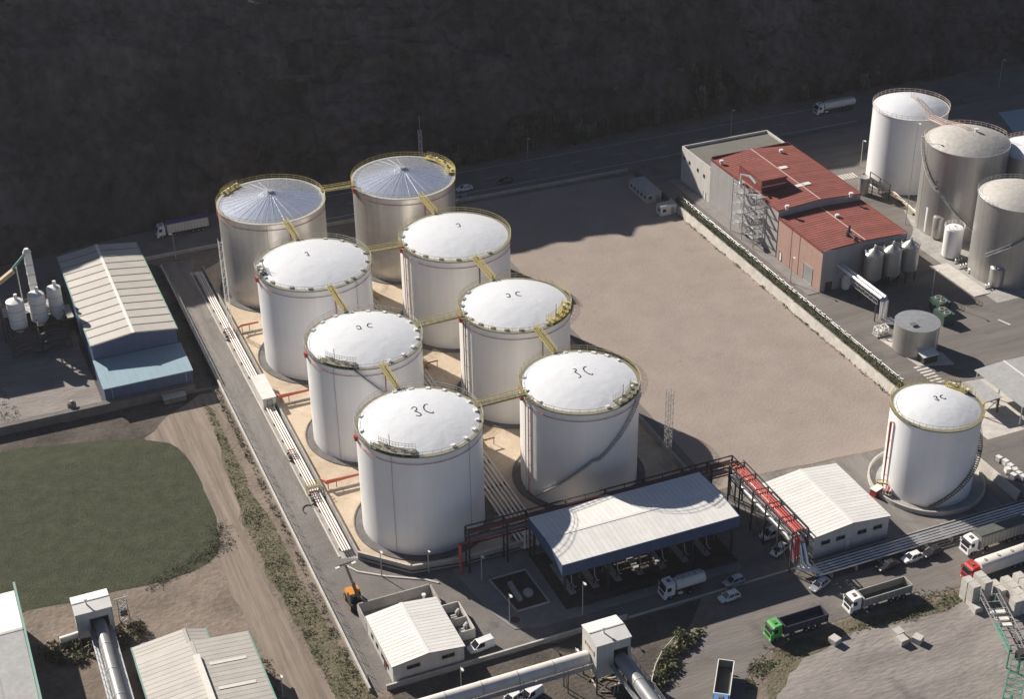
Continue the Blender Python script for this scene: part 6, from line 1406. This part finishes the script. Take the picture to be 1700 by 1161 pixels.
for i in (3,4.1,5.0): mb = MB(); q = P0+d*L_*i/9; mb.hexa([q-n*1.2-d*.4+Vector((0,0,.1)),q+n*1.2-d*.4+Vector((0,0,.1)),q+n*1.2+d*.4+Vector((0,0,.1)),q-n*1.2+d*.4+Vector((0,0,.1))],[q-n*1.2-d*.4+Vector((0,0,.5)),q+n*1.2-d*.4+Vector((0,0,.5)),q+n*1.2+d*.4+Vector((0,0,.5)),q-n*1.2+d*.4+Vector((0,0,.5))]); mb.build('tray','skylight',gt)
mb = MB(); mb.beam(P0+d*L_*.55-n*1.3+Vector((0,0,.5)),P1-n*1.3+Vector((0,0,.5)),.6,.5); mb.build('girder','green_steel',gt)
for q in (P0+n*1.5,P0-n*1.5,P1+n*1.5,P1-n*1.5): mb = MB(); mb.beam((q.x,q.y,.04),(q.x,q.y,3.2),.2); mb.build('leg','green_steel',gt)
def lattice(mb, A, B, w_, step):
    A, B = Vector(A), Vector(B); dd = (B-A).normalized(); u_ = dd.cross(Vector((0,0,1))).normalized()*w_/2; v_ = dd.cross(u_).normalized()*w_/2
    c4 = [-u_-v_,u_-v_,u_+v_,-u_+v_]; k = int((B-A).length/step)
    for o_ in c4: mb.beam(A+o_,B+o_,.13)
    for i in range(k):
        p, q = A.lerp(B,i/k), A.lerp(B,(i+1)/k)
        for j in range(4): mb.beam(p+c4[j],q+c4[(j+1)%4],.07); mb.beam(q+c4[j],q+c4[(j+1)%4],.07)
mb = MB(); lattice(mb, S3(1694,1098,4.0), S3(1676,1175,4.0), 2.6, 1.6); mb.build('lattice_arm','green_steel',gt)
mb = MB(); q = S(1692,1104,2.0); mb.beam((q[0],q[1],.04),(q[0],q[1],3.2),.3); q = S(1678,1165,2.0); mb.beam((q[0],q[1],.04),(q[0],q[1],3.2),.3); mb.build('leg','green_steel',gt)
mb = MB(); mb.box(P1.x-.8,P1.x+.8,P1.y-1.4,P1.y-.2,2.6,4.2); mb.build('motor_house','dark_steel',gt)
# wrapped bales on the terrace by the wall
proto = None
for i, (u, v) in enumerate(((1657,766),(1668,772),(1676,779),(1684,786),(1690,792),(1696,797),(1672,785),(1681,795))):
    x, y = S(u, v, TZ)
    if proto is None:
        proto = thing('liquid_container','white caged liquid container in the row by the terrace wall','container',(0,0,TZ),'caged containers by the terrace wall',0,True)
        mb = MB(); mb.box(-.5,.5,-.6,.6,.14,1.1); mb.build('bottle','sheet_white',proto); mb = MB()
        for a in (-.53,-.18,.18,.53):
            for b in (-.63,.63): mb.beam((a,b,.1),(a,b,1.15),.04)
        for z in (.4,.8,1.13):
            for b in (-.63,.63): mb.beam((-.53,b,z),(.53,b,z),.04)
            for a in (-.53,.53): mb.beam((a,-.63,z),(a,.63,z),.04)
        mb.build('cage','galv',proto); mb = MB(); mb.box(-.55,.55,-.65,.65,0,.12); mb.build('pallet','wood',proto); proto.location = (x,y,TZ+.014); proto.rotation_euler = (0,0,.2); ORG[proto.name] = Vector((0,0,0))
    else: copy_thing(proto, (x,y,TZ+.014), rng.uniform(-.4,.4))
# loose timber and pipes below the conveyor tower
for i in range(9):
    x, y = S(985+rng.uniform(-10,45), 1132+rng.uniform(-8,20)); a = rng.uniform(0,3.14); l_ = rng.uniform(1.5,4); mb = MB(); mb.beam((x-l_/2*math.cos(a),y-l_/2*math.sin(a),.16),(x+l_/2*math.cos(a),y+l_/2*math.sin(a),.16),.22,.26)
    tag(mb.build('timber','concrete_light' if i % 2 else 'wood'),'loose beam lying under the conveyor tower','timber','loose beams under the conveyor tower')
# small gear around the loading bay yard
t = thing('separator_pit','fenced grassy pit with a white vessel beside the loading bay','pit',(82.5,201.5,.14)); mb = MB()
for a, b in (((79.6,206.6),(80.8,196.6)),((80.8,196.6),(87.0,196.6)),((87.0,196.6),(86.6,206.6)),((86.6,206.6),(79.6,206.6))): mb.beam((*a,.28),(*b,.28),.25,.28)
mb.build('kerb','concrete_light',t); mb = MB(); mb.add([(79.7,206.5,.17),(80.9,196.7,.17),(86.9,196.7,.17),(86.5,206.5,.17)],[(0,1,2,3)]); mb.build('bed','dark_ground',t); mb = MB(); mb.lathe(84.4,200.2,[(.9,.17),(1.0,.5),(.8,1.0),(.02,1.2)],16); mb.build('vessel','wall_grey',t,smooth=True); mb = MB(); mb.box(82.0,82.8,199,204,.17,.9); mb.build('channel','concrete',t)
mb = MB()
for k in range(12): q = k/11; mb.beam((79.5+1.2*q,206.6-10*q,.2),(79.5+1.2*q,206.6-10*q,1.4),.06)
mb.beam((79.5,206.6,1.4),(80.7,196.6,1.4),.06); mb.build('railing','dark_steel',t)
mb = MB(); mb.lathe(78.9,195.6,[(.02,.15),(1.0,.15),(1.0,.155)],20); mb2 = MB(); mb2.cyl(79.6,194.8,.141,.17,.85,20); tag(mb2.build('manhole_cover','brown_steel'),'round brown manhole cover on the loading bay footway','manhole cover')
# ================================================================== AIR
hm = bpy.data.materials.new('haze_air'); hm.use_nodes = True; nt = hm.node_tree
for n in list(nt.nodes):
    if n.type == 'BSDF_PRINCIPLED': nt.nodes.remove(n)
pv = nt.nodes.new('ShaderNodeVolumePrincipled'); pv.inputs['Color'].default_value = (.93,.94,1.0,1); pv.inputs['Density'].default_value = .00005; pv.inputs['Anisotropy'].default_value = .3
nt.links.new(pv.outputs[0], nt.nodes['Material Output'].inputs['Volume'])
mb = MB(); mb.box(-1520,2020,-820,2020,-1.0,186.0); hz = mb.build('haze', hm); tag(hz, kind='stuff'); hz['label'] = 'thin pale haze in the air over the whole works'; hz['category'] = 'haze'
